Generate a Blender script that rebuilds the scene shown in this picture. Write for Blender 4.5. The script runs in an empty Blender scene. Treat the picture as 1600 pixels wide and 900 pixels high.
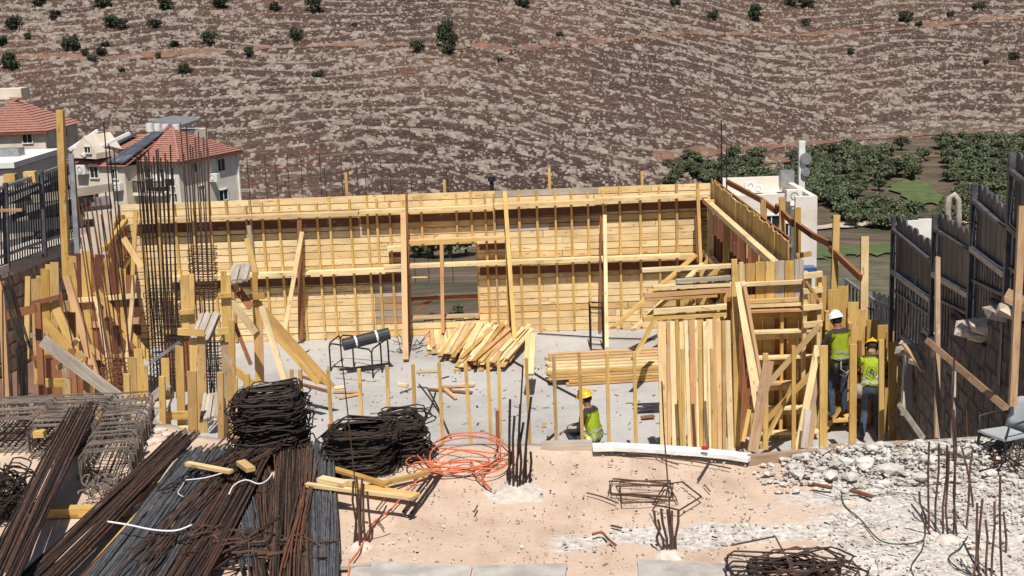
import bpy, bmesh, math, random
import numpy as np
from mathutils import Vector, Matrix, noise
random.seed(7); np.random.seed(7)
R = random.uniform
rad = math.radians
S = bpy.context.scene
COL = S.collection
# ------------------------------------------------------------------ camera, sky, sun, exposure
FPX, PITCH, ROLL, CH = 2000.0, rad(12), rad(2.1), 4.4
_st, _ct, _sr, _cr = math.sin(PITCH), math.cos(PITCH), math.sin(ROLL), math.cos(ROLL)
RT = Vector((_cr, -_sr*_st, -_sr*_ct)); UP = Vector((_sr, _cr*_st, _cr*_ct)); FW = Vector((0, _ct, -_st))
cam = bpy.data.objects.new('camera', bpy.data.cameras.new('camera'))
COL.objects.link(cam); S.camera = cam
cam.data.sensor_width = 36; cam.data.lens = FPX/1600*36; cam.data.clip_end = 3000; cam.data.clip_start = .1
Mc = Matrix((RT, UP, -FW)).transposed().to_4x4(); Mc.translation = (0, 0, CH); cam.matrix_world = Mc
SUN_EL, SUN_AZ = rad(60), rad(-1.5)          # from behind the camera, a little from its left
W = bpy.data.worlds.new('World'); S.world = W; W.use_nodes = True
wn = W.node_tree.nodes; wl = W.node_tree.links
sky = wn.new('ShaderNodeTexSky'); sky.sky_type = 'NISHITA'; sky.sun_disc = False
sky.sun_elevation = SUN_EL; sky.sun_rotation = math.pi + SUN_AZ; sky.altitude = 700; sky.dust_density = 1.6
bg = wn['Background']; bg.inputs[1].default_value = 0.05
wl.new(sky.outputs[0], bg.inputs[0])
sl = bpy.data.lights.new('sun', 'SUN'); sl.energy = 4.5; sl.angle = rad(.5); sl.color = (1, .94, .84)
so = bpy.data.objects.new('sun', sl); COL.objects.link(so)
sd = Vector((-math.sin(SUN_AZ)*math.cos(SUN_EL), -math.cos(SUN_AZ)*math.cos(SUN_EL), math.sin(SUN_EL)))
so.rotation_euler = sd.to_track_quat('Z', 'Y').to_euler(); so.location = (0, 0, 60)
S.view_settings.view_transform = 'Standard'; S.view_settings.look = 'None'
S.view_settings.exposure = 0.24; S.view_settings.gamma = 1
S.cycles.max_bounces = 6

def ray(px, py): return FW + RT*((px-800)/FPX) + UP*((450-py)/FPX)
def P(px, py, Y):
    d = ray(px, py); return Vector((0, 0, CH)) + d*(Y/d.y)
def G(px, py, z=0.0):
    d = ray(px, py); return Vector((0, 0, CH)) + d*((z-CH)/d.z)
FZ = -2.70                                  # level of the pale concrete floor beyond the slab
# ------------------------------------------------------------------ materials
def nt(name):
    m = bpy.data.materials.new(name); m.use_nodes = True
    n = m.node_tree.nodes; return m, n, m.node_tree.links, n['Principled BSDF']
def ramp(n, stops):
    r = n.new('ShaderNodeValToRGB'); e = r.color_ramp.elements
    while len(e) < len(stops): e.new(.5)
    for k, (p, c) in enumerate(stops):
        e[k].position = p; e[k].color = (*c, 1)
    return r
def coords(n, l, scale, kind='Object', rnd=True):
    t = n.new('ShaderNodeTexCoord'); mp = n.new('ShaderNodeMapping'); mp.inputs['Scale'].default_value = scale
    l.new(t.outputs[kind], mp.inputs[0])
    if rnd:
        oi = n.new('ShaderNodeObjectInfo'); ml = n.new('ShaderNodeMath'); ml.operation = 'MULTIPLY'; ml.inputs[1].default_value = 57
        l.new(oi.outputs['Random'], ml.inputs[0]); l.new(ml.outputs[0], mp.inputs['Location'])
    return mp
def noi(n, l, vec, scale, detail=4, rough=.55):
    t = n.new('ShaderNodeTexNoise'); t.inputs['Scale'].default_value = scale; t.inputs['Detail'].default_value = detail
    t.inputs['Roughness'].default_value = rough; l.new(vec.outputs[0], t.inputs['Vector']); return t
def mix(n, l, mode, fac, a, b):
    x = n.new('ShaderNodeMix'); x.data_type = 'RGBA'; x.blend_type = mode
    for k, v in ((0, fac), (6, a), (7, b)):
        if hasattr(v, 'links'): l.new(v, x.inputs[k])
        elif isinstance(v, (int, float)): x.inputs[k].default_value = v
        else: x.inputs[k].default_value = (*v, 1)
    return x
def bump(n, l, b, h, strength, dist=.01):
    bp = n.new('ShaderNodeBump'); bp.inputs['Strength'].default_value = strength; bp.inputs['Distance'].default_value = dist
    l.new(h, bp.inputs['Height']); l.new(bp.outputs[0], b.inputs['Normal'])
def wood(name, stops, grain=.35, knots=.6, rough=.75):
    m, n, l, b = nt(name)
    oi = n.new('ShaderNodeObjectInfo'); r = ramp(n, stops); l.new(oi.outputs['Random'], r.inputs[0])
    g = noi(n, l, coords(n, l, (1.2, 22, 22)), 2.2, 5, .6)
    gr = ramp(n, [(.3, (.55, .42, .3)), (.62, (1.1, 1.08, 1.05))]); l.new(g.outputs[0], gr.inputs[0])
    c1 = mix(n, l, 'MULTIPLY', grain, r.outputs[0], gr.outputs[0])
    k = noi(n, l, coords(n, l, (3.2, 11, 11)), 1.6, 1)
    kr = ramp(n, [(.66, (1, 1, 1)), (.72, (.42, .2, .08))]); l.new(k.outputs[0], kr.inputs[0])
    c2 = mix(n, l, 'MULTIPLY', knots, c1.outputs[2], kr.outputs[0])
    d = noi(n, l, coords(n, l, (.7, 1.1, 1.1)), 1.7, 3)
    dr = ramp(n, [(.34, (.58, .53, .48)), (.56, (1, 1, 1))]); l.new(d.outputs[0], dr.inputs[0])
    c3 = mix(n, l, 'MULTIPLY', .55, c2.outputs[2], dr.outputs[0])
    sp = noi(n, l, coords(n, l, (1.3, 2.2, 2.2)), 2.6, 6, .7); spr = ramp(n, [(.60, (0, 0, 0)), (.70, (.55, .55, .55))]); l.new(sp.outputs[0], spr.inputs[0])
    c3 = mix(n, l, 'MIX', spr.outputs[0], c3.outputs[2], (.50, .45, .39))
    l.new(c3.outputs[2], b.inputs['Base Color']); b.inputs['Roughness'].default_value = rough
    bump(n, l, b, g.outputs[0], .5, .006); return m
def simple(name, c1, c2=None, scale=3, rough=.8, metal=0, bmp=.3, bd=.01, kind='Object', detail=5, vec=(1, 1, 1), lo=.35, hi=.65, randomize=.0):
    m, n, l, b = nt(name); c2 = c2 or tuple(x*.75 for x in c1)
    v = coords(n, l, vec, kind); t = noi(n, l, v, scale, detail)
    r = ramp(n, [(lo, c2), (hi, c1)]); l.new(t.outputs[0], r.inputs[0]); out = r.outputs[0]
    if randomize:
        oi = n.new('ShaderNodeObjectInfo'); rr = ramp(n, [(0, (1-randomize,)*3), (1, (1+randomize*.6,)*3)]); l.new(oi.outputs['Random'], rr.inputs[0])
        out = mix(n, l, 'MULTIPLY', 1.0, out, rr.outputs[0]).outputs[2]
    l.new(out, b.inputs['Base Color']); b.inputs['Roughness'].default_value = rough; b.inputs['Metallic'].default_value = metal
    if bmp: bump(n, l, b, t.outputs[0], bmp, bd)
    return m
PINE = wood('pine_plank', [(0, (.80, .62, .34)), (.35, (.87, .71, .43)), (.7, (.83, .65, .36)), (.93, (.70, .48, .21)), (1, (.56, .44, .28))])
STUD = wood('pine_stud', [(0, (.60, .39, .12)), (.5, (.70, .48, .17)), (.85, (.50, .30, .09)), (1, (.44, .33, .2))], .45, .4)
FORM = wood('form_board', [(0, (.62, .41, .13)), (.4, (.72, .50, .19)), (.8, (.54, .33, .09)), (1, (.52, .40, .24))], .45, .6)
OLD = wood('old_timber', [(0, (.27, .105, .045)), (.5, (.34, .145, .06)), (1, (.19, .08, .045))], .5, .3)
PINK = wood('pinkish_timber', [(0, (.58, .33, .16)), (.5, (.68, .44, .23)), (1, (.48, .28, .14))], .4, .3)
GREYW = wood('weathered_plank', [(0, (.48, .44, .40)), (.5, (.40, .36, .32)), (1, (.54, .50, .44))], .6, .2)
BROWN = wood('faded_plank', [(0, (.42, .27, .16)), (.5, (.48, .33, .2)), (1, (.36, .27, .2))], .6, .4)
DARKW = wood('shade_dark_timber', [(0, (.15, .055, .03)), (.5, (.19, .07, .035)), (1, (.11, .045, .03))], .5, .2)  # dark timber, darkened further to carry the shade below the walers
RUST = simple('rusty_steel', (.15, .075, .05), (.065, .04, .032), 9, .75, .25, 0, randomize=.35)
RUSTD = simple('dark_rusty_steel', (.055, .035, .028), (.025, .018, .016), 9, .7, .3, 0, randomize=.4)
RUSTO = simple('orange_rust_steel', (.26, .09, .04), (.12, .05, .03), 8, .8, .15, 0, randomize=.3)
BLUES = simple('new_steel', (.20, .20, .215), (.09, .09, .098), 7, .55, .45, 0, randomize=.35)
BLACK = simple('black_steel', (.03, .03, .033), (.018, .018, .02), 4, .5, .3, 0)
FENCE = simple('dark_sheet_metal', (.15, .15, .17), (.07, .07, .085), 2.4, .5, .35, .1, vec=(3, 3, .6), randomize=.2)
GALV = simple('galvanised_steel', (.45, .46, .48), (.3, .3, .32), 6, .5, .6, 0)
WHITEP = simple('white_paint', (.82, .82, .80), (.66, .65, .62), 2, .8)
FOAM = simple('white_foam', (.86, .86, .85), (.68, .67, .65), 5, .7, 0, .5, .02)
WALLM = simple('pale_render', (.78, .69, .58), (.60, .51, .42), .6, .9, 0, .2)
WALLW = simple('white_render', (.82, .77, .70), (.66, .60, .53), .6, .9, 0, .2)
TILE = simple('red_roof_tile', (.42, .21, .165), (.30, .14, .11), 3.5, .85, 0, .2, randomize=.12)
PANEL = simple('solar_panel_glass', (.12, .14, .17), (.08, .095, .12), 1.5, .12, .1, 0, randomize=.3)
GLASS = simple('dark_window_glass', (.035, .04, .05), (.02, .022, .03), 2, .1, 0, 0)
STONE = simple('grey_stone', (.36, .31, .27), (.20, .165, .145), 5, .95, 0, .8, .03, randomize=.35)
STONEL = simple('pale_stone', (.62, .53, .43), (.40, .32, .25), 6, .95, 0, .8, .03, randomize=.35)
DSTONE = simple('dark_stone_block', (.20, .15, .125), (.085, .065, .055), 6, .95, 0, .9, .05, randomize=.12)
MORTAR = simple('cement', (.52, .47, .42), (.36, .31, .27), 6, .95, 0, .8, .03)
DMORTAR = simple('dark_cement', (.12, .098, .09), (.06, .05, .047), 6, .95, 0, .8, .03)
RUBBLE = simple('broken_concrete', (.66, .635, .60), (.34, .31, .28), 5, .95, 0, .7, .02)
PAVE = simple('grey_paving_stone', (.50, .46, .43), (.34, .31, .29), 5, .85, 0, .4, .01, randomize=.2)
HOSE = simple('orange_rubber', (.70, .19, .09), (.50, .13, .06), 5, .45, 0, 0)
STRAP = simple('white_strap', (.80, .80, .84), (.66, .66, .70), 5, .6, 0, 0)
CORD = simple('dark_green_cord', (.05, .08, .06), None, 5, .6, 0, 0)
BARK = simple('olive_bark', (.16, .12, .09), (.08, .06, .045), 3, .9, 0, .4, .03)
LEAF = simple('olive_leaf', (.155, .18, .095), (.07, .088, .045), 1.2, .75, 0, 0, randomize=.3)
LEAFD = simple('shrub_leaf', (.060, .080, .038), (.022, .034, .018), 1.2, .75, 0, 0, randomize=.3)
CHAIRM = simple('grey_plastic', (.42, .44, .47), (.34, .36, .38), 3, .45, 0, 0)
SKIN = simple('skin', (.34, .18, .11), (.28, .14, .09), 8, .6, 0, 0)
JEANS = simple('blue_denim', (.060, .085, .125), (.03, .042, .065), 14, .9, 0, .5, .01)
SHIRT = simple('dark_shirt', (.045, .035, .038), (.025, .02, .022), 10, .9, 0, .4, .01)
VEST = simple('lime_hi_vis', (.70, .84, .06), (.55, .70, .04), 6, .7, 0, .6, .02)
BAND = simple('reflective_band', (.50, .52, .50), (.36, .38, .36), 6, .4, .3, 0)
BOOT = simple('boot_leather', (.16, .15, .15), (.08, .075, .075), 9, .8, 0, 0)
HATW = simple('white_helmet_plastic', (.85, .85, .84), (.78, .78, .77), 3, .3, 0, 0)
HATY = simple('yellow_helmet_plastic', (.85, .48, .02), (.78, .42, .02), 3, .3, 0, 0)
HAIR = simple('dark_hair', (.02, .014, .01), None, 20, .8, 0, 0)
REDP = simple('red_plastic', (.6, .03, .02), None, 5, .4, 0, 0)
BLUEP = simple('blue_plastic', (.05, .12, .3), None, 5, .4, 0, 0)
PLAST = simple('dried_plaster', (.66, .60, .55), (.50, .42, .36), 14, .95, 0, .8, .02)

def slab_mat():
    m, n, l, b = nt('dusty_slab')
    v = coords(n, l, (1, 1, 1), rnd=False)
    a = noi(n, l, v, 1.1, 6, .6); r = ramp(n, [(.3, (.50, .37, .285)), (.5, (.585, .445, .35)), (.72, (.65, .51, .415))]); l.new(a.outputs[0], r.inputs[0])
    # spilled pale cement: a stain with its own outline, spread at the x>2.2 side and in one band nearer the camera
    sx = n.new('ShaderNodeSeparateXYZ'); l.new(v.outputs[0], sx.inputs[0])
    wob = noi(n, l, v, 1.6, 6, .65)
    def mth(op, x, y=None, z=None):
        k = n.new('ShaderNodeMath'); k.operation = op
        for i, q in enumerate((x, y, z)):
            if q is None: continue
            if hasattr(q, 'links'): l.new(q, k.inputs[i])
            else: k.inputs[i].default_value = q
        return k.outputs[0]
    w2 = mth('MULTIPLY', mth('SUBTRACT', wob.outputs[0], .5), 3.4)
    e1 = mth('SUBTRACT', mth('ADD', sx.outputs[0], w2), 2.55)
    e1 = mth('ADD', e1, mth('MULTIPLY', mth('SUBTRACT', sx.outputs[1], 11.0), -.10))
    w3 = mth('MULTIPLY', mth('SUBTRACT', wob.outputs[0], .5), 1.5)
    e2 = mth('SUBTRACT', .24, mth('ABSOLUTE', mth('SUBTRACT', mth('ADD', sx.outputs[1], w3), 10.28)))
    e2 = mth('MINIMUM', e2, mth('MULTIPLY', mth('SUBTRACT', sx.outputs[0], .2), .5))
    st = mth('MAXIMUM', mth('MULTIPLY', e1, 1.0), mth('MULTIPLY', e2, 4.0))
    fr = ramp(n, [(0, (0, 0, 0)), (.35, (1, 1, 1))]); l.new(st, fr.inputs[0])
    fine = noi(n, l, v, 16, 6, .7)
    fine_r = ramp(n, [(.36, (.36, .29, .25)), (.5, (.56, .52, .49)), (.62, (.70, .68, .65))]); l.new(fine.outputs[0], fine_r.inputs[0])
    c = mix(n, l, 'MIX', fr.outputs[0], r.outputs[0], fine_r.outputs[0])
    sp = noi(n, l, v, 26, 3, .6); spr = ramp(n, [(.27, (.5, .42, .36)), (.36, (1, 1, 1))]); l.new(sp.outputs[0], spr.inputs[0])
    c2 = mix(n, l, 'MULTIPLY', .7, c.outputs[2], spr.outputs[0])
    dr = noi(n, l, coords(n, l, (1, .45, 1), rnd=False), 2.6, 6, .65); drr = ramp(n, [(.34, (.74, .68, .63)), (.5, (1, 1, 1))]); l.new(dr.outputs[0], drr.inputs[0])
    c3 = mix(n, l, 'MULTIPLY', .6, c2.outputs[2], drr.outputs[0])
    l.new(c3.outputs[2], b.inputs['Base Color']); b.inputs['Roughness'].default_value = .95
    bump(n, l, b, fine.outputs[0], .6, .02); return m
SLAB = slab_mat()
def floor_mat():
    m, n, l, b = nt('pale_concrete_floor'); v = coords(n, l, (1, 1, 1), rnd=False)
    a = noi(n, l, v, .55, 7, .6); r = ramp(n, [(.3, (.33, .32, .315)), (.5, (.43, .42, .415)), (.68, (.49, .48, .475))]); l.new(a.outputs[0], r.inputs[0])
    f = noi(n, l, v, 9, 5, .7); fr = ramp(n, [(.3, (.78, .76, .74)), (.5, (1, 1, 1))]); l.new(f.outputs[0], fr.inputs[0])
    c = mix(n, l, 'MULTIPLY', .7, r.outputs[0], fr.outputs[0])
    l.new(c.outputs[2], b.inputs['Base Color']); b.inputs['Roughness'].default_value = .85; bump(n, l, b, f.outputs[0], .3, .01); return m
FLOOR = floor_mat()
def hill_mat():
    m, n, l, b = nt('stony_hillside'); v = coords(n, l, (1, 1, 1), rnd=False)
    big = noi(n, l, v, .03, 4, .6); r = ramp(n, [(.32, (.058, .031, .025)), (.5, (.082, .045, .034)), (.68, (.135, .068, .045))]); l.new(big.outputs[0], r.inputs[0])
    str_ = noi(n, l, coords(n, l, (.5, 1.2, 1.2), rnd=False), 2.4, 5, .62)
    sr = ramp(n, [(.57, (0, 0, 0)), (.63, (1, 1, 1))]); l.new(str_.outputs[0], sr.inputs[0])
    rc = noi(n, l, v, .35, 4, .6); rcr = ramp(n, [(.35, (.20, .155, .135)), (.6, (.32, .265, .235))]); l.new(rc.outputs[0], rcr.inputs[0])
    c = mix(n, l, 'MIX', sr.outputs[0], r.outputs[0], rcr.outputs[0])
    dk = noi(n, l, coords(n, l, (.8, 1.6, 1.6), rnd=False), 1.1, 4, .6); dkr = ramp(n, [(.36, (.30, .26, .26)), (.5, (1, 1, 1))]); l.new(dk.outputs[0], dkr.inputs[0])
    c2 = mix(n, l, 'MULTIPLY', .75, c.outputs[2], dkr.outputs[0])
    # valley floor: dry brown and green earth where the land is flat and low
    ge = n.new('ShaderNodeNewGeometry'); sx = n.new('ShaderNodeSeparateXYZ'); l.new(ge.outputs['Normal'], sx.inputs[0])
    vr = ramp(n, [(.955, (1, 1, 1)), (.985, (0, 0, 0))]); l.new(sx.outputs[2], vr.inputs[0])
    fe = noi(n, l, coords(n, l, (.25, 1, 1), rnd=False), .35, 5, .65)
    fer = ramp(n, [(.34, (.045, .058, .028)), (.45, (.085, .075, .045)), (.54, (.13, .095, .065)), (.68, (.21, .145, .10))]); l.new(fe.outputs[0], fer.inputs[0])
    c3 = mix(n, l, 'MIX', vr.outputs[0], fer.outputs[0], c2.outputs[2])
    l.new(c3.outputs[2], b.inputs['Base Color']); b.inputs['Roughness'].default_value = .95
    bump(n, l, b, str_.outputs[0], 1, .5); return m
HILL = hill_mat()
ROCK = simple('limestone_rock', (.335, .28, .24), (.165, .13, .11), .9, .95, 0, .6, .1)
DIRT = simple('orange_dirt', (.22, .12, .08), (.13, .07, .05), .6, .95, 0, .5, .1)
ROAD = simple('pale_dirt_road', (.52, .44, .36), (.38, .30, .24), .6, .95, 0, .3, .1)
GREEN = simple('green_crop', (.105, .135, .045), (.06, .085, .03), .7, .95, 0, .8, .2, lo=.3, hi=.7)
FIELD = simple('dry_field', (.16, .13, .09), (.06, .065, .035), .8, .95, 0, .6, .2, vec=(.4, 1, 1), lo=.3, hi=.7)
# ------------------------------------------------------------------ builders
def tag(o, label=None, cat=None, group=None, kind=None):
    if label: o['label'] = label
    if cat: o['category'] = cat
    if group: o['group'] = group
    if kind: o['kind'] = kind
    return o
def T(name, label, cat, loc=(0, 0, 0), group=None, rz=0):
    o = bpy.data.objects.new(name, None); COL.objects.link(o); o.location = loc; o.rotation_euler.z = rz
    o.empty_display_size = .1
    return tag(o, label, cat, group)
def link(o, root): COL.objects.link(o); o.parent = root; return o
_boxes = {}
def boxmesh(L, w, h, mat):
    k = (round(L, 2), round(w, 3), round(h, 3), mat.name)
    if k not in _boxes:
        me = bpy.data.meshes.new('timber'); a, b_, c = max(k[0], .01)/2, k[1]/2, k[2]/2
        v = [(x, y, z) for x in (-a, a) for y in (-b_, b_) for z in (-c, c)]
        me.from_pydata(v, [], [(0, 1, 3, 2), (4, 6, 7, 5), (0, 4, 5, 1), (2, 3, 7, 6), (0, 2, 6, 4), (1, 5, 7, 3)])
        me.materials.append(mat); _boxes[k] = me
    return _boxes[k]
def frame(d, up):
    x = d.normalized(); u = Vector(up)
    y = u.cross(x)
    if y.length < 1e-3: y = Vector((0, 1, 0)).cross(x) if abs(x.y) < .9 else Vector((1, 0, 0)).cross(x)
    y.normalize(); z = x.cross(y); return Matrix((x, y, z)).transposed()
def beam(root, name, p0, p1, w, h, mat, up=(0, 0, 1), label=None, cat=None, group=None):
    """w across, h along up"""
    p0, p1 = Vector(p0), Vector(p1); d = p1-p0
    o = bpy.data.objects.new(name, boxmesh(d.length, w, h, mat))
    M = frame(d, up).to_4x4(); c = (p0+p1)/2
    if root is not None: c = c-root.location
    M.translation = c; link(o, root); o.matrix_basis = M
    return tag(o, label, cat, group)
class MB:
    def __init__(s): s.v = []; s.f = []
    def box(s, c, sz, M=None):
        c = Vector(c); b = len(s.v)
        for x in (-.5, .5):
            for y in (-.5, .5):
                for z in (-.5, .5):
                    q = Vector((x*sz[0], y*sz[1], z*sz[2]))
                    if M: q = M @ q
                    s.v.append(c+q)
        s.f += [tuple(b+i for i in t) for t in ((0, 1, 3, 2), (4, 6, 7, 5), (0, 4, 5, 1), (2, 3, 7, 6), (0, 2, 6, 4), (1, 5, 7, 3))]; return s
    def beam(s, p0, p1, w, h, up=(0, 0, 1)):
        p0, p1 = Vector(p0), Vector(p1); return s.box((p0+p1)/2, ((p1-p0).length, w, h), frame(p1-p0, up))
    def tube(s, pts, r, n=6, closed=False, r2=None):
        pts = [Vector(p) for p in pts]; m = len(pts); b = len(s.v); pr = None
        for i, p in enumerate(pts):
            if closed: d = pts[(i+1) % m]-pts[i-1]
            else: d = pts[min(i+1, m-1)]-pts[max(i-1, 0)]
            d.normalize()
            if pr is None: y = d.orthogonal().normalized()
            else:
                y = pr-d*pr.dot(d); y = y.normalized() if y.length > 1e-4 else d.orthogonal().normalized()
            pr = y; z = d.cross(y); rr = r if r2 is None else r+(r2-r)*i/max(1, m-1)
            for k in range(n):
                a = 2*math.pi*k/n; s.v.append(p+(y*math.cos(a)+z*math.sin(a))*rr)
        for i in range(m if closed else m-1):
            j = (i+1) % m
            for k in range(n):
                k2 = (k+1) % n; s.f.append((b+i*n+k, b+i*n+k2, b+j*n+k2, b+j*n+k))
        if not closed: s.f.append(tuple(b+k for k in range(n))[::-1]); s.f.append(tuple(b+(m-1)*n+k for k in range(n)))
        return s
    def poly(s, pts, thick=None, up=None):
        b = len(s.v); pts = [Vector(p) for p in pts]; n = len(pts); s.v += pts
        if not thick: s.f.append(tuple(range(b, b+n))); return s
        off = Vector(up or (0, 0, -1))*thick; s.v += [p+off for p in pts]
        s.f.append(tuple(range(b, b+n))); s.f.append(tuple(range(b+n, b+2*n))[::-1])
        for k in range(n): s.f.append((b+k, b+n+k, b+n+(k+1) % n, b+(k+1) % n))
        return s
    def mesh(s, mat, smooth=False, off=None):
        me = bpy.data.meshes.new('mesh')
        me.from_pydata([v-off for v in s.v] if off is not None else s.v, [], s.f); me.materials.append(mat)
        bm = bmesh.new(); bm.from_mesh(me); bmesh.ops.recalc_face_normals(bm, faces=bm.faces); bm.to_mesh(me); bm.free()
        if smooth: me.polygons.foreach_set('use_smooth', [True]*len(me.polygons))
        return me
    def obj(s, name, mat, root=None, label=None, cat=None, group=None, kind=None, smooth=False, base=None):
        if root is not None: off = root.location.copy()
        else: off = Vector(base) if base is not None else (s.v[0].copy() if cat else Vector((0, 0, 0)))
        o = bpy.data.objects.new(name, s.mesh(mat, smooth, off)); link(o, root)
        if root is None: o.location = off
        return tag(o, label, cat, group, kind)
def inst(name, me, root, M):
    o = bpy.data.objects.new(name, me); link(o, root); o.matrix_basis = M; return o
def place(x, y, z, rz=0, rx=0, ry=0, s=1):
    return Matrix.Translation((x, y, z)) @ Matrix.Rotation(rz, 4, 'Z') @ Matrix.Rotation(ry, 4, 'Y') @ Matrix.Rotation(rx, 4, 'X') @ Matrix.Scale(s, 4)
def copy_thing(root, loc, rz=0, label=None, s=1):
    r = root.copy(); COL.objects.link(r); r.location = loc; r.rotation_euler.z = rz; r.scale = (s, s, s)
    if label: r['label'] = label
    for ch in list(root.children):
        c = ch.copy(); COL.objects.link(c); c.parent = r
        for g in list(ch.children):
            d = g.copy(); COL.objects.link(d); d.parent = c
    return r
# ------------------------------------------------------------------ the land
ZV = ([-200, 13, 24, 30, 42, 60, 80, 110, 165, 235, 300, 900], [-5.2, -5.2, -5.2, -5.4, -9, -15, -20, -22, -23.7, -18.4, -13, -10])
def terr(x, Y):
    x = np.asarray(x, float); Y = np.asarray(Y, float)
    t = np.clip((x+12)/92, 0, 1); t = t*t*(3-2*t); toe = 160+72*t
    zv = np.interp(Y, *ZV); zt = np.interp(toe, *ZV)
    up = np.clip(Y-toe, 0, 330); zh = zt+.30*up*np.clip(up/18, 0, 1)**.5 if True else 0
    und = (1.6*np.sin(x*.031+Y*.017)+.9*np.sin(x*.083-Y*.05+1)+.5*np.sin(x*.19+Y*.13))*np.clip((Y-60)/120, 0, 1)
    ter = .28*np.sin((Y+3*np.sin(x*.05)+2*np.sin(x*.13))*1.35)*np.clip((Y-toe)/15, 0, 1)
    return np.where(Y > toe, zh, zv)+und*.55+ter
def TG(px, py, lift=0.):
    d = ray(px, py); t = 30.
    while t < 700:
        p = Vector((0, 0, CH))+d*t
        if p.z < float(terr(p.x, p.y)): break
        t += .8
    return Vector((p.x, p.y, float(terr(p.x, p.y))+lift))
def grid(name, xs, ys, mat, zf):
    X, Yy = np.meshgrid(xs, ys); Z = zf(X, Yy); nx, ny = len(xs), len(ys)
    me = bpy.data.meshes.new(name); v = np.stack([X, Yy, Z], -1).reshape(-1, 3)
    i = np.arange((nx-1)*(ny-1)); a = (i//(nx-1))*nx+i % (nx-1)
    me.from_pydata(v.tolist(), [], np.stack([a, a+1, a+nx+1, a+nx], -1).tolist()); me.materials.append(mat)
    me.polygons.foreach_set('use_smooth', [True]*len(me.polygons))
    o = bpy.data.objects.new(name, me); COL.objects.link(o); o['kind'] = 'structure'; return o
xs = np.concatenate([np.arange(-700, -150, 25), np.arange(-150, 170, 1.6), np.arange(170, 720, 25)])
ys = np.concatenate([np.arange(-200, 60, 8), np.arange(60, 150, 2.5), np.arange(150, 340, .7), np.arange(340, 980, 12)])
grid('terrain', xs, ys, HILL, terr)
def ribbon(name, pix, w, mat, lift=.12, kind='structure'):
    pts = []
    for (a, b) in zip(pix[:-1], pix[1:]):
        n = max(2, int(abs(b[0]-a[0])/6))
        for k in range(n): pts.append(TG(a[0]+(b[0]-a[0])*k/n, a[1]+(b[1]-a[1])*k/n))
    pts.append(TG(*pix[-1]))
    for _ in range(2): pts = [pts[0]]+[(pts[i-1]+pts[i]*2+pts[i+1])/4 for i in range(1, len(pts)-1)]+[pts[-1]]
    v = []; f = []
    for i, p in enumerate(pts):
        ww = w*(.7+.6*noise.noise(Vector((i*.23, w, 3)))+.3)
        for j in range(5):
            y = p.y+(j/4-.5)*ww; v.append((p.x, y, float(terr(p.x, y))+lift))
    for i in range(len(pts)-1):
        for j in range(4): a = i*5+j; f.append((a, a+5, a+6, a+1))
    me = bpy.data.meshes.new(name); me.from_pydata(v, [], f); me.materials.append(mat)
    o = bpy.data.objects.new(name, me); COL.objects.link(o); o['kind'] = kind
ribbon('dirt_path', [(300, 84), (420, 76), (640, 70), (800, 78), (960, 66), (1060, 52), (1200, 57), (1330, 52), (1450, 42), (1610, 26)], 1.6, DIRT)
ribbon('dirt_path', [(-10, 92), (60, 90), (180, 92), (300, 84)], 1.8, DIRT)
ribbon('dirt_path', [(1020, 246), (1120, 238), (1260, 226), (1400, 214), (1610, 201)], 2.2, DIRT)
ribbon('dirt_path', [(1130, 262), (1220, 252), (1330, 258), (1420, 246), (1610, 240)], 2.4, DIRT, .1)
ribbon('dirt_road', [(1240, 362), (1300, 357), (1400, 350), (1620, 346)], 2.6, ROAD, .25)
def patch(name, q, mat, lift, nx=14, ny=8):
    v = []; f = []; c = [TG(*p) for p in q]
    for j in range(ny+1):
        for i in range(nx+1):
            s, t = i/nx, j/ny; ed = min(s, 1-s, t, 1-t)
            p = (c[0]*(1-s)+c[1]*s)*(1-t)+(c[3]*(1-s)+c[2]*s)*t
            if ed == 0: p = p+Vector((R(-1, 1), R(-1.4, 1.4), 0))
            v.append((p.x, p.y, float(terr(p.x, p.y))+lift))
    for j in range(ny):
        for i in range(nx): a = j*(nx+1)+i; f.append((a, a+1, a+nx+2, a+nx+1))
    me = bpy.data.meshes.new(name); me.from_pydata(v, [], f); me.materials.append(mat)
    o = bpy.data.objects.new(name, me); COL.objects.link(o); o['kind'] = 'structure'
patch('green_field', [(1385, 290), (1440, 282), (1490, 322), (1425, 326)], GREEN, .3)
patch('green_field', [(1262, 392), (1402, 384), (1402, 400), (1262, 406)], GREEN, .2)
patch('dry_field', [(1262, 412), (1420, 405), (1420, 480), (1262, 490)], FIELD, .2)
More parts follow.
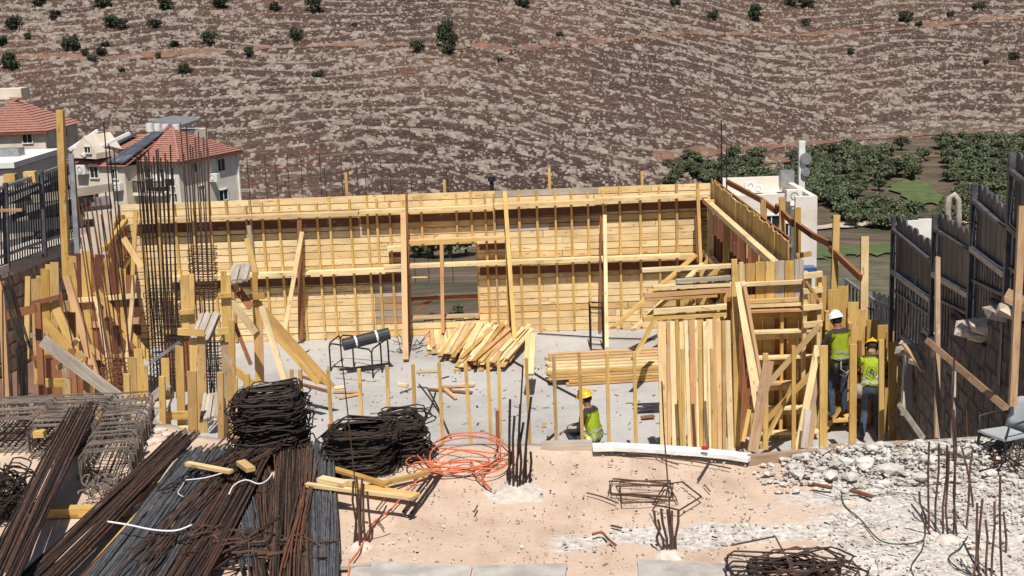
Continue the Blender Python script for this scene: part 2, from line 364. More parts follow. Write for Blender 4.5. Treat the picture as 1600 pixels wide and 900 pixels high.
# loose limestone ledges over the hillside: nobody could count them
def rocks():
    N1 = 135000; N2 = 42000
    x1 = np.random.uniform(-140, 170, N1); row = np.random.randint(0, 90, N1)
    Y1 = 148+row*2.15+1.1*np.sin(x1*.11+row*1.9)+.7*np.sin(x1*.29+row*.7)+.4*np.sin(x1*.83+row*2.3)+np.random.normal(0, .42, N1)
    gate = np.sin(x1*.55+row*4.1)+np.sin(x1*.23+row*2.7)+.8*np.sin(x1*1.31+row*1.1)+.7*np.sin(x1*.04+Y1*.07)
    k1 = gate > .35
    x = np.concatenate([x1[k1], np.random.uniform(-140, 170, N2)]); Y = np.concatenate([Y1[k1], np.random.uniform(150, 340, N2)])
    small = np.concatenate([np.ones(k1.sum()), np.full(N2, .62)])
    t = np.clip((x+12)/92, 0, 1); t = t*t*(3-2*t); toe = 160+72*t
    k = (Y > toe-3+np.random.uniform(-6, 6, len(x))) & (np.abs(x) < Y*.45+6)
    x, Y, small = x[k], Y[k], small[k]; n = len(x)
    a = np.arange(7)/7*2*np.pi
    L = np.random.lognormal(-1.12, .5, n)*small; Wd = np.clip(L*np.random.uniform(.3, .6, n), .09, .25); H = np.random.uniform(.22, .62, n)*np.clip(L, .5, 1.2)
    yaw = np.random.normal(0, .4, n)+.25*np.sin(x*.12)
    V = np.zeros((n, 14, 3)); jit = np.random.uniform(.75, 1.2, (n, 7))
    for ring, (sc, hz) in enumerate(((1.05, -.35), (.78, 1.0))):
        lx = np.cos(a)[None]*jit*L[:, None]*sc; ly = np.sin(a)[None]*jit*Wd[:, None]*sc
        c, s = np.cos(yaw)[:, None], np.sin(yaw)[:, None]
        gx = x[:, None]+lx*c-ly*s; gy = Y[:, None]+lx*s+ly*c
        V[:, ring*7:ring*7+7, 0] = gx; V[:, ring*7:ring*7+7, 1] = gy
        V[:, ring*7:ring*7+7, 2] = terr(gx, gy)*.5+terr(x, Y)[:, None]*.5+H[:, None]*hz*(np.random.uniform(.7, 1.2, (n, 7)) if ring else 1)
    me = bpy.data.meshes.new('hillside_rocks')
    quads = np.array([[i, (i+1) % 7, 7+(i+1) % 7, 7+i] for i in range(7)])
    base = (np.arange(n)*14)[:, None]
    qf = (quads[None]+base[:, :, None]).reshape(-1, 4); tf = (np.arange(7, 14)[None]+base)
    loops = np.concatenate([qf.reshape(-1), tf.reshape(-1)])
    me.vertices.add(n*14); me.vertices.foreach_set('co', V.reshape(-1))
    me.loops.add(len(loops)); me.loops.foreach_set('vertex_index', loops.astype(np.int32))
    npo = len(qf)+n; me.polygons.add(npo)
    st = np.concatenate([np.arange(len(qf))*4, len(qf)*4+np.arange(n)*7]); me.polygons.foreach_set('loop_start', st.astype(np.int32))
    me.update(calc_edges=True); me.validate(); me.materials.append(ROCK)
    o = bpy.data.objects.new('hillside_rocks', me); COL.objects.link(o); o['kind'] = 'stuff'; o['label'] = 'pale limestone ledges scattered over the brown hillside'
rocks()
def crown_mesh(rx, ry, rz, z0, n, leaf, seed, mat, clumps=9):
    rs = np.random.RandomState(seed); cs = []
    for _ in range(clumps):
        d = rs.normal(size=3); d /= np.linalg.norm(d); cs.append((d*np.array([rx, ry, rz])*rs.uniform(.35, .75), rs.uniform(.3, .5)))
    v = []; f = []
    for k in range(n):
        c, r = cs[rs.randint(clumps)]; d = rs.normal(size=3); d /= np.linalg.norm(d)
        p = c+d*r*np.array([rx, ry, rz])*rs.uniform(.5, 1.05)+np.array([0, 0, z0])
        a = rs.normal(size=3); a /= np.linalg.norm(a); b = np.cross(a, rs.normal(size=3)); b /= np.linalg.norm(b)
        s = leaf*rs.uniform(.6, 1.3); i = len(v)
        v += [p-a*s, p+b*s*.55, p+a*s, p-b*s*.55]; f.append((i, i+1, i+2, i+3))
    me = bpy.data.meshes.new('crown'); me.from_pydata([tuple(q) for q in v], [], f); me.materials.append(mat); return me
def tree_proto(seed, shrub=False):
    mat = LEAFD if shrub else LEAF
    cr = crown_mesh(1.9, 1.9, 1.15 if not shrub else 1.3, 1.75 if not shrub else 1.2, 900, .23, seed, mat, 16)
    m = MB(); rs = random.Random(seed)
    m.tube([(0, 0, -.4), (.08, .05, .6), (0, -.05, 1.3)], .2, 6, r2=.13)
    for k in range(4):
        a = k*1.6+rs.random(); m.tube([(0, 0, 1.1), (math.cos(a)*.5, math.sin(a)*.5, 1.7), (math.cos(a)*1.1, math.sin(a)*1.1, 2.4)], .09, 5, r2=.03)
    return cr, m.mesh(BARK)
TP = [tree_proto(s) for s in range(4)]; SP = [tree_proto(s+20, True) for s in range(3)]
_all = []
def tree(name, label, cat, group, px, py, s, protos, sz=1.0):
    g = TG(px, py); cr, tr = random.choice(protos)
    _all.append((label, px, py))
    r = T(name, label, cat, g, group, R(0, 6)); r.scale = (s*R(.85, 1.2), s, s*sz*R(.85, 1.15))
    inst('crown', cr, r, Matrix()); inst('trunk', tr, r, Matrix()); _objs.append(r); return r
_objs = []
GO = 'olive trees of the grove in the valley'
nT = 0; taken = []
tries = 0
while nT < 292 and tries < 14000:
    tries += 1; px = R(1040, 1620); py = R(206, 352)
    top = 248-(px-1040)*.07
    if py < top+4: continue
    if 1375 < px < 1500 and 278 < py < 330: continue
    if px < 1150 and py > 285: continue
    if 1380 < px < 1480 and 225 < py < 262 and random.random() < .8: continue
    if noise.noise(Vector((px*.012, py*.03, 1))) < -.42: continue
    mind = 9+(py-205)*.06
    if any(abs(px-a)+abs(py-b)*1.6 < mind*.82 for a, b in taken): continue
    taken.append((px, py)); nT += 1
    tree('olive_tree', 'grey-green olive tree, one of the many crowns filling the valley grove', 'tree', GO, px, py+8, R(.62, 1.02)*(1.0 if px > 1150 else .8), TP)
for px, py, s, lab in ((655, 402, 1.1, 'olive tree seen through the wall opening, beside its near jamb'), (676, 404, .8, 'small olive tree seen through the wall opening behind the cross bar'),
                       (704, 403, 1.2, 'olive tree seen through the wall opening just past its middle post'), (728, 401, 1.0, 'olive tree seen through the wall opening at the far jamb'),
                       (716, 492, .35, 'low grey bush seen at the bottom of the wall opening')):
    tree('olive_tree', lab, 'tree', None, px, py, s, TP)
GS = 'dark shrubs dotted over the stony hillside'
for i, (px, py, s, k) in enumerate([(22, 42, 1.3, 0), (60, 8, 1.1, 0), (85, 28, .9, 0), (112, 75, 1.15, 1), (135, 88, .6, 0), (145, 95, .7, 0), (160, 82, .8, 0), (16, 105, 1.1, 1), (3, 72, .9, 0),
        (172, 40, 1.2, 0), (190, 42, 1.0, 0), (160, 12, 1.3, 0), (240, 40, 1.0, 0), (262, 15, 1.4, 0), (345, 8, 1.3, 0), (328, 68, 1.25, 0), (391, 87, .8, 0), (290, 113, .9, 0), (465, 60, 1.1, 0), (493, 18, 1.5, 1),
        (498, 120, .8, 0), (190, 112, .5, 0), (272, 70, .6, 0), (165, 70, .6, 0), (655, 78, 1.1, 0), (700, 72, 1.2, 2), (700, 80, .9, 0), (815, 10, 1.3, 0), (1055, 8, .9, 0), (1115, 28, .9, 1), (1178, 30, 1.2, 1),
        (1238, 6, 1.5, 0), (1262, 8, 1.3, 0), (1260, 38, .8, 0), (1416, 32, 1.1, 1), (1436, 38, .6, 0), (1530, 12, 1.1, 0), (1485, 25, .6, 0), (1585, 92, .8, 0), (430, 14, .8, 0), (555, 40, .5, 0), (780, 95, .5, 0), (875, 55, .5, 0), (1330, 85, .6, 0), (45, 60, .7, 0), (248, 88, .5, 0), (1540, 100, .5, 0)]):
    tree('shrub', ['dark rounded shrub on the rocky hillside', 'tall narrow dark shrub on the rocky hillside', 'slender upright dark green tree alone on the middle of the hillside'][k],
         'shrub', GS, px, py+3, s*.82, SP, 1.0 if k == 0 else (1.25 if k == 1 else 2.0))
# ------------------------------------------------------------------ houses in the valley
def tiled_slope(root, e0, e1, r1, r0, n, name='roof'):
    """roof plane from eave e0-e1 to ridge r0-r1, in stepped tile courses"""
    e0, e1, r0, r1 = map(Vector, (e0, e1, r0, r1)); nn = (e1-e0).cross(r0-e0).normalized()
    if nn.z < 0: nn = -nn
    m = MB()
    for k in range(n):
        a, b = k/n, (k+1)/n
        q = [e0.lerp(r0, a)+nn*.10, e1.lerp(r1, a)+nn*.10, e1.lerp(r1, b)+nn*.02, e0.lerp(r0, b)+nn*.02]
        m.poly(q, .09, -nn)
    return m.obj(name, TILE, root)
def window(root, c, w, h, wall_n=(0, -1, 0), frame_m=WHITEP, bars=1):
    c = Vector(c); nrm = Vector(wall_n); sx = Vector((0, 0, 1)).cross(nrm).normalized()
    M = Matrix((sx, nrm, Vector((0, 0, 1)))).transposed()
    g = MB().box(c+nrm*.02, (w, .04, h), M).obj('window', GLASS, root)
    m = MB(); t = .09
    for dx in (-w/2, w/2): m.box(c+sx*dx+nrm*.06, (t, .1, h+t), M)
    for dz in (-h/2, h/2): m.box(c+Vector((0, 0, dz))+nrm*.07, (w+t, .13, t), M)
    if bars: m.box(c+nrm*.05, (.05, .06, h), M)
    fr = m.obj('window_frame', frame_m, None); me = fr.data; bpy.data.objects.remove(fr)
    o = bpy.data.objects.new('frame', me); COL.objects.link(o); o.parent = g; o.location = -root.location
    return g
def acunit(root, c, s=1.0):
    c = Vector(c)
    m = MB().box(c, (.9*s, .45*s, .65*s)); o = m.obj('air_conditioner', WHITEP, root)
    k = MB().tube([c+Vector((.22*s*math.cos(a), -.24*s, .22*s*math.sin(a))) for a in [i*math.pi/4 for i in range(8)]], .02*s, 5, True)
    q = bpy.data.objects.new('fan_guard', k.mesh(GALV)); COL.objects.link(q); q.parent = o; q.location = -root.location
def house_main():
    YF = 112.
    a0 = P(214, 262, YF); a1 = P(368, 236, YF); zb = -24.
    ez = P(290, 250, YF).z; x0, x1 = P(216, 270, YF).x, P(292, 270, YF).x; y0, y1 = YF, YF+9
    r = T('house', 'white house with red hipped roof and solar panels behind tall column bars', 'house', (x0, y0, zb), None)
    MB().box(((x0+x1)/2, (y0+y1)/2, (ez+zb)/2), (x1-x0, y1-y0, ez-zb)).obj('wall', WALLW, r)
    o = .35; rz = P(240, 199, YF+6).z; ra = Vector((P(243, 200, YF+6).x, y0+4.5, rz)); rb = Vector((P(252, 200, YF+6).x, y0+4.5, rz-.1))
    E = [Vector((x0-o, y0-o, ez)), Vector((x1+o, y0-o, ez)), Vector((x1+o, y1+o, ez)), Vector((x0-o, y1+o, ez))]
    tiled_slope(r, E[0], E[1], rb, ra, 16); tiled_slope(r, E[1], E[2], rb+Vector((0, .01, 0)), rb, 16)
    tiled_slope(r, E[3], E[0], ra, ra+Vector((0, .01, 0)), 16); tiled_slope(r, E[2], E[3], ra, rb, 12)
    m = MB()
    for p, q in zip(E, E[1:]+E[:1]): m.beam(p-Vector((0, 0, .12)), q-Vector((0, 0, .12)), .22, .16)
    m.obj('gutter', RUSTO, r)
    for p, q in ((E[0], ra), (E[1], rb)): MB().tube([p+Vector((0, 0, .2)), q+Vector((0, 0, .15))], .14, 6).obj('hip_ridge', TILE, r)
    f = lambda px, py, w, h, ac=0: window(r, P(px, py, YF), w, h)
    for px, py, w, h in ((234, 268, .7, 1.1), (262, 268, .5, .8), (284, 300, .6, 1.4)): f(px, py, w, h)
    acunit(r, P(258, 284, YF-.3)); acunit(r, Vector((x1+.35, YF+4.6, P(345, 272, YF+5).z)), 1.1)
    for yy, py, w, h in ((2.2, 252, .7, .9), (6.3, 256, 1.2, 1.2), (6.3, 303, 1.4, 1.0), (3.0, 298, .9, 2.0)): window(r, (x1, YF+yy, P(345, py, YF+5).z), w, h, (1, 0, 0))
    # shaded balcony recess with railing
    c0 = P(223, 300, YF); c1 = P(276, 290, YF)
    MB().box(((c0.x+c1.x)/2, YF-.6, c0.z), (c1.x-c0.x, 1.3, .25)).obj('balcony_slab', WALLW, r)
    m = MB()
    for k in range(25): x = c0.x+(c1.x-c0.x)*k/24; m.box((x, YF-1.2, c0.z+.6), (.05, .05, 1.0))
    m.box(((c0.x+c1.x)/2, YF-1.2, c0.z+1.1), (c1.x-c0.x, .08, .08)).obj('balcony_rail', BLACK, r)
    window(r, P(258, 288, YF), 3.2, 1.3)
    MB().box((x1+.1, y1-.1, ez-4), (.16, .16, 8)).obj('drainpipe', WHITEP, r)
    # flat roof block with water tanks behind
    YT = YF+9; b0 = P(176, 196, YT); b1 = P(226, 196, YT); zt = P(215, 192, YT).z
    MB().box(((b0.x+b1.x)/2, YT+2, (zt-1+ez)/2), (b1.x-b0.x, 4, zt-1-ez)).obj('stair_tower', WALLW, r)
    MB().poly([P(170, 192, YT-1), P(232, 197, YT-1), P(238, 188, YT+3), P(190, 184, YT+3)], .2).obj('tower_roof', GALV, r)
    for px in (182, 197, 212, 232): 
        c = P(px, 200, YT-2.2); MB().tube([c+Vector((0, 0, -.5)), c+Vector((0, 0, .25))], .34, 10).obj('water_tank', WHITEP, r)
    # solar arrays on the slope facing us
    def arr(q, nx, ny):
        q = [Vector(p) for p in q]
        for i in range(nx):
            for j in range(ny):
                g = lambda s, t: (q[0]*(1-s)+q[1]*s)*(1-t)+(q[3]*(1-s)+q[2]*s)*t
                a, b = (i+.04)/nx, (i+.96)/nx; c, d = (j+.04)/ny, (j+.96)/ny
                MB().poly([g(a, c), g(b, c), g(b, d), g(a, d)], .12).obj('solar_panel', PANEL, r)
    # left wing with its own roof
    wx0, wx1 = P(66, 250, YF-2).x, P(208, 270, YF-2).x; wy = YF-2; wz = P(165, 262, wy).z
    MB().box(((wx0+wx1)/2, wy+6, (wz+zb)/2), (wx1-wx0, 12, wz-zb)).obj('wall', WALLM, r)
    q = [Vector((wx0-.3, wy-.3, wz)), Vector((wx1+.3, wy-.3, wz)), Vector((wx1+.3, wy+6, rz-.5)), Vector((wx0+3.5, wy+6, rz-.5))]
    tiled_slope(r, q[0], q[1], q[2], q[3], 14)
    tiled_slope(r, Vector((wx0-.3, wy+12.3, wz)), q[0], q[3], q[3]+Vector((0, .01, 0)), 14)
    def qq(u, t): return (q[0]*(1-u)+q[1]*u)*(1-t)+(q[3]*(1-u)+q[2]*u)*t+Vector((0, -.12, .42))
    arr([qq(.10, .12), qq(.46, .12), qq(.46, .92), qq(.12, .92)], 4, 2); arr([qq(.74, .02), qq(1.0, .02), qq(.98, .97), qq(.76, .97)], 3, 4)
    g0, g1, g2 = P(112, 250, wy-.6), P(160, 250, wy-.6), P(136, 214, wy-.6)
    MB().poly([g0, g1, g1+Vector((0, 0, .5)), g2, g0+Vector((0, 0, .4))], 3.5, (0, 1, 0)).obj('gable', WALLM, r)
    MB().beam(P(108, 238, wy-.8), P(144, 206, wy+1.5), .3, .25).obj('parapet', WHITEP, r)
    MB().beam(P(134, 246, wy-.9), P(192, 209, wy+3.0), .3, .25).obj('parapet', WHITEP, r)
    window(r, P(144, 236, wy-.62), .7, .6)
    for px, py, w, h in ((150, 270, .9, 1.2), (190, 272, .6, .9), (150, 314, 1.1, 1.1)): window(r, P(px, py, wy), w, h)
    acunit(r, P(128, 268, wy-.3), 1.2); acunit(r, P(196, 292, wy-.3)); r.rotation_euler.z = rad(-22)
house_main()
def house_far():
    YF = 128.; zb = -24.
    x0 = P(-80, 210, YF).x; x1 = P(70, 210, YF).x; ez = P(40, 206, YF).z
    r = T('house', 'pale house with a wide red tiled roof beyond the white flat roof', 'house', (x0, YF, zb))
    MB().box(((x0+x1)/2, YF+5, (ez+zb)/2), (x1-x0, 10, ez-zb)).obj('wall', WALLM, r)
    rz = P(0, 152, YF+6).z; ra = Vector((x0+6, YF+5, rz)); rb = Vector((P(14, 152, YF+5).x, YF+5, rz))
    E = [Vector((x0-.4, YF-.4, ez)), Vector((x1+.4, YF-.4, ez)), Vector((x1+.4, YF+10.3, ez)), Vector((x0-.4, YF+10.3, ez))]
    tiled_slope(r, E[0], E[1], rb, ra, 15); tiled_slope(r, E[1], E[2], rb+Vector((0, .01, 0)), rb, 15)
    MB().beam(E[0]-Vector((0, 0, .12)), E[1]-Vector((0, 0, .12)), .25, .2).obj('gutter', RUSTO, r)
    window(r, P(43, 216, YF), 1.0, 1.0); window(r, (x1, YF+6, P(92, 208, YF+6).z), .9, .9, (1, 0, 0))
    t = P(15, 146, YF+10); MB().box(t, (3.4, 2.5, 1.1)).obj('roof_tank_enclosure', WALLM, r)
house_far()
def white_roof():
    Y = 58.; z = P(40, 241, 63).z
    r = T('flat_roof_building', 'low building with a bright white flat roof behind the dark railing fence', 'building', (P(0, 0, Y).x, Y, z-8))
    x0, x1 = P(-160, 260, Y).x, P(18, 260, Y).x
    MB().box(((x0+x1)/2, Y+3, z-4.2), (x1-x0, 6, 8)).obj('wall', WALLM, r)
    MB().box(((x0+x1)/2, Y+3, z), (x1-x0+.4, 6.4, .25)).obj('roof', WHITEP, r)
    MB().box((x1-1.2, Y+3, z+.3), (1.2, .8, .4)).obj('roof_vent', GALV, r)
white_roof()
def white_block():
    Y = 66.; zb = -20.; x0, x1 = P(1158, 330, Y).x, P(1277, 330, Y).x; zt = P(1240, 308, Y).z; y1 = Y+8
    r = T('white_building', 'white rendered building with parapet roof crowded with equipment, beyond the wall corner', 'building', (x0, Y, zb))
    xm = P(1243, 330, Y).x
    MB().box(((x0+xm)/2, (Y+1.2+y1)/2, (zt-.7+zb)/2), (xm-x0, y1-Y-1.2, zt-.7-zb)).obj('wall', WALLM, r)
    MB().box(((x1+xm)/2, (Y+y1)/2, (zt-.7+zb)/2), (x1-xm, y1-Y, zt-.7-zb)).obj('wall', WALLW, r)
    m = MB()
    m.box(((x0+xm)/2, Y+1.35, zt-.35), (xm-x0, .3, .7)); m.box(((x1+xm)/2, Y+.15, zt-.35), (x1-xm, .3, .7))
    m.box((x1-.15, (Y+y1)/2+.2, zt-.35), (.3, y1-Y-.4, .7)); m.box(((x0+x1)/2, y1-.15, zt-.3), (x1-x0-.7, .3, .8)); m.obj('parapet', WALLW, r)
    rx = random.Random(4)
    for px, py, s in ((1160, 290, .6), (1172, 296, .8), (1184, 300, .7), (1168, 305, .7), (1196, 292, .6), (1180, 290, .5), (1150, 296, .7)):
        d = ray(px, py); z = zt-.6; t = (z-CH)/d.z; p = Vector((0, 0, CH))+d*t; acunit(r, p+Vector((0, 0, .2)), s*.95)
    for k in range(7):
        px = rx.uniform(1150, 1235); d = ray(px, rx.uniform(286, 303)); p = Vector((0, 0, CH))+d*((zt-.65-CH)/d.z)
        MB().tube([p, p+Vector((R(.4, 1.2), R(-1, 1), .15))], .06, 5).obj('roof_pipe', RUSTO if k % 3 == 0 else GALV, r)
    c = P(1229, 279, y1-2); MB().box(c, (.75, .7, .9)).obj('roof_box', GALV, r)
    b = P(1252, 284, y1-1); MB().box(b+Vector((0, 0, .9)), (.35, .3, 2.9)).obj('mast', WHITEP, r)
    d0 = P(1259, 248, y1-1.3)
    for k, dz in enumerate((0, -.75)):
        MB().tube([d0+Vector((0, .1, dz)), d0+Vector((0, -.05, dz))], .33-.08*k, 12).obj('dish', GALV, r)
    window(r, P(1205, 350, Y+1.2), 1.4, 1.0); window(r, P(1232, 372, Y+1.2), 1.0, 1.7)
    m = MB().box(P(1232, 372, Y+.8), (1.5, .06, .1)); c = P(1232, 384, Y+.8); m.box(c, (1.5, .5, .12)); m.obj('balcony', GALV, r)
    acunit(r, P(1240, 305, Y+.9), .9)
    MB().box(P(1258, 424, Y-.6), (1.0, .8, .5)).obj('water_barrel', BLUEP, r)
white_block()
# ------------------------------------------------------------------ site ground
edge_px = [(-200, 652), (60, 652), (230, 662), (330, 682), (480, 690), (850, 692), (925, 697), (1170, 716), (1290, 706), (1420, 696), (1530, 688), (1800, 684)]
EDGE = [G(*p) for p in edge_px]
def edgeY(x):
    return float(np.interp(x, [e.x for e in EDGE], [e.y for e in EDGE]))
def ground_slab():
    xs = np.arange(-9, 9.01, .1); v = []; f = []; NY = 90
    for x in xs:
        ye = edgeY(x)+.03*noise.noise(Vector((x*3, 0, 0)))
        for j in range(NY+1):
            y = 3+(ye-3)*j/NY
            z = .035*noise.noise(Vector((x*.8, y*.8, 0)))+.012*noise.noise(Vector((x*4, y*4, 1)))-.02
            if -4.6 < x < -3.2 and y > 12.2: z += .10*max(0, noise.noise(Vector((x*2.2, y*2.2, 4)))+.3)
            if x > 2.2: z += .05*max(0, noise.noise(Vector((x*5, y*5, 3))))*min(1, (x-2.2))
            v.append((x, y, z))
        v.append((x, ye+.01, -.35)); v.append((x, ye-.02, FZ-.3))
    n = NY+3
    for i in range(len(xs)-1):
        for j in range(n-1): a = i*n+j; f.append((a, a+n, a+n+1, a+1))
    me = bpy.data.meshes.new('ground_slab'); me.from_pydata(v, [], f); me.materials.append(SLAB)
    me.polygons.foreach_set('use_smooth', [(k % (n-1)) < NY for k in range(len(me.polygons))])
    o = bpy.data.objects.new('ground_slab', me); COL.objects.link(o); o['kind'] = 'structure'
ground_slab()
MB().box((-1.2, 21.2, FZ-.2), (15.6, 17.4, .4)).obj('concrete_floor', FLOOR, None, kind='structure')
MB().box((9.5, 20, FZ-.45), (6, 16, .4)).obj('earth_ground', DIRT, None, kind='structure')
MB().box((-12, 24, FZ-.45), (6.4, 22, .4)).obj('earth_ground', DIRT, None, kind='structure')
MB().box((16.3, 16.6, -1.9), (17.4, 10.8, 2.4)).obj('embankment', DIRT, None, kind='structure')
# ------------------------------------------------------------------ back formwork wall
YB = 28.5
def zat(px, py, Y): return P(px, py, Y).z
XL, XR = P(196, 400, YB).x, P(1110, 282, YB).x
ZT = zat(800, 297, YB)
OX0, OX1 = P(639, 440, YB).x, P(747, 440, YB).x; OZ0, OZ1 = zat(690, 497, YB), zat(690, 381, YB)
def back_wall():
    r = T('back_formwork', 'long back wall of horizontal pine planks with studs and an opening in it', 'formwork', ((XL+XR)/2, YB, FZ))
    h = .158; nr = int((ZT-FZ)/h)+1; hh = (ZT-FZ)/nr; rs = random.Random(3)
    up0, up1 = P(775, 340, YB).x, P(935, 340, YB).x
    zu0, zu1 = zat(855, 362, YB), zat(855, 335, YB); zt0 = zat(850, 303, YB)
    lo0, lo1 = P(586, 470, YB).x, P(636, 470, YB).x; zl1, zl0 = zat(610, 436, YB), zat(610, 520, YB)
    for k in range(nr):
        z = FZ+hh*(k+.5); cuts = [XL]
        x = XL+rs.uniform(.8, 3.6)
        while x < XR-.7: cuts.append(x); x += rs.choice((2.4, 3.0, 3.6, 3.9))*rs.uniform(.97, 1.03)
        cuts.append(XR)
        if OZ0-.05 < z < OZ1+.02:
            cuts = sorted([c for c in cuts if not OX0-.3 < c < OX1+.3]+[OX0, OX1])
        if zl0 < z < zl1+.05: cuts = sorted([c for c in cuts if not lo0-.3 < c < lo1-.05]+[lo0])
        if zu0 < z < zu1 or z > zt0: cuts = sorted([c for c in cuts if not (up0-.4 < c < up0+.4 or up1-.4 < c < up1+.4)]+[up0, up1])
        for a, b in zip(cuts[:-1], cuts[1:]):
            if abs(a-OX0) < .01 and abs(b-OX1) < .01: continue
            c = (a+b)/2; m = PINE
            if lo0-.1 < c < lo1+.1 and zl0 < z < zl1+.05: m = GREYW if rs.random() < .6 else BROWN
            if up0 <= c <= up1 and (zu0 < z < zu1 or z > zt0): m = GREYW if rs.random() < .75 else BROWN
            dy = rs.uniform(-.006, .006)
            beam(r, 'plank', (a+.004, YB+.0125+dy, z), (b-.004, YB+.0125+dy, z), .025, hh-rs.uniform(.008, .022), m)
    MB().box(((XL+OX0)/2, YB+.07, (FZ+ZT)/2-.02), (OX0-XL-.02, .05, ZT-FZ-.06)).box(((XR+OX1)/2, YB+.07, (FZ+ZT)/2-.02), (XR-OX1-.02, .05, ZT-FZ-.06)).box(((OX0+OX1)/2, YB+.07, (OZ1+ZT)/2), (OX1-OX0+.05, .05, ZT-OZ1-.06)).obj('backing', DARKW, r)
    studs = [215, 243, 270, 298, 325, 352, 382, 389, 407, 433, 465, 493, 513, 545, 572, 587, 607, 628, 657, 685, 712, 735, 757, 771, 788, 810, 838, 867, 892, 918, 942, 968, 1000, 1030, 1057, 1090]
    for px in studs:
        p = P(px, 300, YB-.05); x = p.x
        z0, z1 = FZ+rs.uniform(0, .06), ZT+rs.choice((-.03, -.06, 0, .01, -.12))
        if OX0-.02 < x < OX1+.02:
            if px == 685: continue
            z0 = OZ1
        beam(r, 'stud', (x+rs.uniform(-.01, .01), YB-.055, z0), (x, YB-.055, z1), .045+rs.uniform(0, .01), .095, STUD, (0, 1, 0))
    def waler(pa, pb, d=.15, yy=YB-.21):
        za = P(*pa, yy); zb_ = P(*pb, yy); beam(r, 'waler', za, zb_, d+.06, .075, PINE)
    waler((212, 345), (560, 333)); waler((562, 331), (770, 323)); waler((772, 321), (945, 314)); waler((930, 312), (1108, 304))
    waler((270, 434), (638, 420)); waler((600, 417), (850, 407)); waler((836, 408), (950, 403)); waler((945, 404), (1062, 399))
    waler((606, 388), (640, 386)); waler((636, 378), (798, 371)); waler((1062, 400), (1105, 398))
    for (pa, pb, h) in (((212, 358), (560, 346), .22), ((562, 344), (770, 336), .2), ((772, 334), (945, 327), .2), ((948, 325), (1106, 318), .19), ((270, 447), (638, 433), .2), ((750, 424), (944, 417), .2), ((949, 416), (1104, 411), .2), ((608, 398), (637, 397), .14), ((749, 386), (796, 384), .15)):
        a, b = P(*pa, YB), P(*pb, YB); beam(r, 'waler_shade_strip', (a.x, YB-.022, a.z), (b.x, YB-.022, b.z), .03, h-.02, DARKW)  # dark timber strip with the waler shadow band put into its colour
    beam(r, 'sole_plate', P(350, 541, YB-.1), P(1035, 514, YB-.1), .12, .05, BROWN)
    # jamb and lining of the opening
    for x in (OX0, OX1): beam(r, 'opening_jamb', (x, YB+.15, OZ0), (x, YB+.15, OZ1), .03, .32, FORM, (0, 1, 0))
    for z in (OZ0, OZ1): beam(r, 'opening_lining', (OX0, YB+.15, z), (OX1, YB+.15, z), .32, .03, FORM)
    beam(r, 'opening_rail', P(640, 468, YB+.2), P(746, 463, YB+.2), .05, .10, OLD)
    beam(r, 'opening_rail', P(641, 432, YB+.2), P(668, 432, YB+.2), .06, .05, PINE)
    beam(r, 'opening_brace', P(650, 484, YB+.25), P(683, 463, YB+.25), .05, .07, OLD)
    # outer face of the shutter, beyond the opening
    for z in np.arange(FZ+.1, ZT-.1, .31): beam(r, 'outer_plank', (XL, YB+.36, z), (OX0-.05, YB+.36, z), .025, .29, FORM)
    for z in np.arange(FZ+.1, ZT-.1, .31): beam(r, 'outer_plank', (OX1+.05, YB+.36, z), (XR, YB+.36, z), .025, .29, FORM)
    for px, py in ((540, 270), (694, 281), (858, 263), (1003, 268)):
        p = P(px, py, YB+.1); beam(r, 'upright', (p.x, YB+.13, p.z), (p.x, YB+.13, ZT-.4), .06, .06, STUD, (0, 1, 0))
    p = P(768, 284, YB+.1); MB().tube([(p.x, YB+.2, p.z), (p.x, YB+.2, ZT-.2)], .05, 6).tube([(p.x, YB+.2, p.z), (p.x, YB+.2, p.z+.1)], .09, 6).obj('pipe_sleeve', BLACK, r)
back_wall()
def bars_row(label, pts, group, ztop, zb, rr=.012, mat=RUST, name='reinforcement'):
    r = T(name, label, 'rebar', (pts[0][0], pts[0][1], zb), group)
    for (x, y), zt in zip(pts, ztop):
        MB().tube([(x, y, zb), (x+R(-.02, .02), y, (zb+zt)/2), (x+R(-.04, .04), y, zt)], rr, 5).obj('bar', mat, r)
pp = [P(px, py, YB+.22) for px, py in ((386, 246), (412, 241), (430, 248), (448, 244), (470, 248), (498, 240), (508, 262), (532, 252), (558, 245), (568, 238), (596, 250), (610, 262), (640, 262), (662, 268), (700, 262))]
bars_row('row of thin dark steel bars sticking up from inside the back plank wall', [(p.x, p.y) for p in pp], None, [p.z for p in pp], -1.5, .008, RUSTD)
for px, py, lab in ((1127, 188, 'tall dark steel bar at the wall corner, the taller of two'), (1135, 232, 'tall dark steel bar at the wall corner, the shorter of two')):
    p = P(px, py, YB-.3); o = MB().tube([(p.x, p.y, FZ), (p.x+.01, p.y, -.5), (p.x, p.y, p.z)], .016, 5).obj('steel_bar', RUSTD, None, lab, 'rebar', base=(p.x, p.y, FZ))
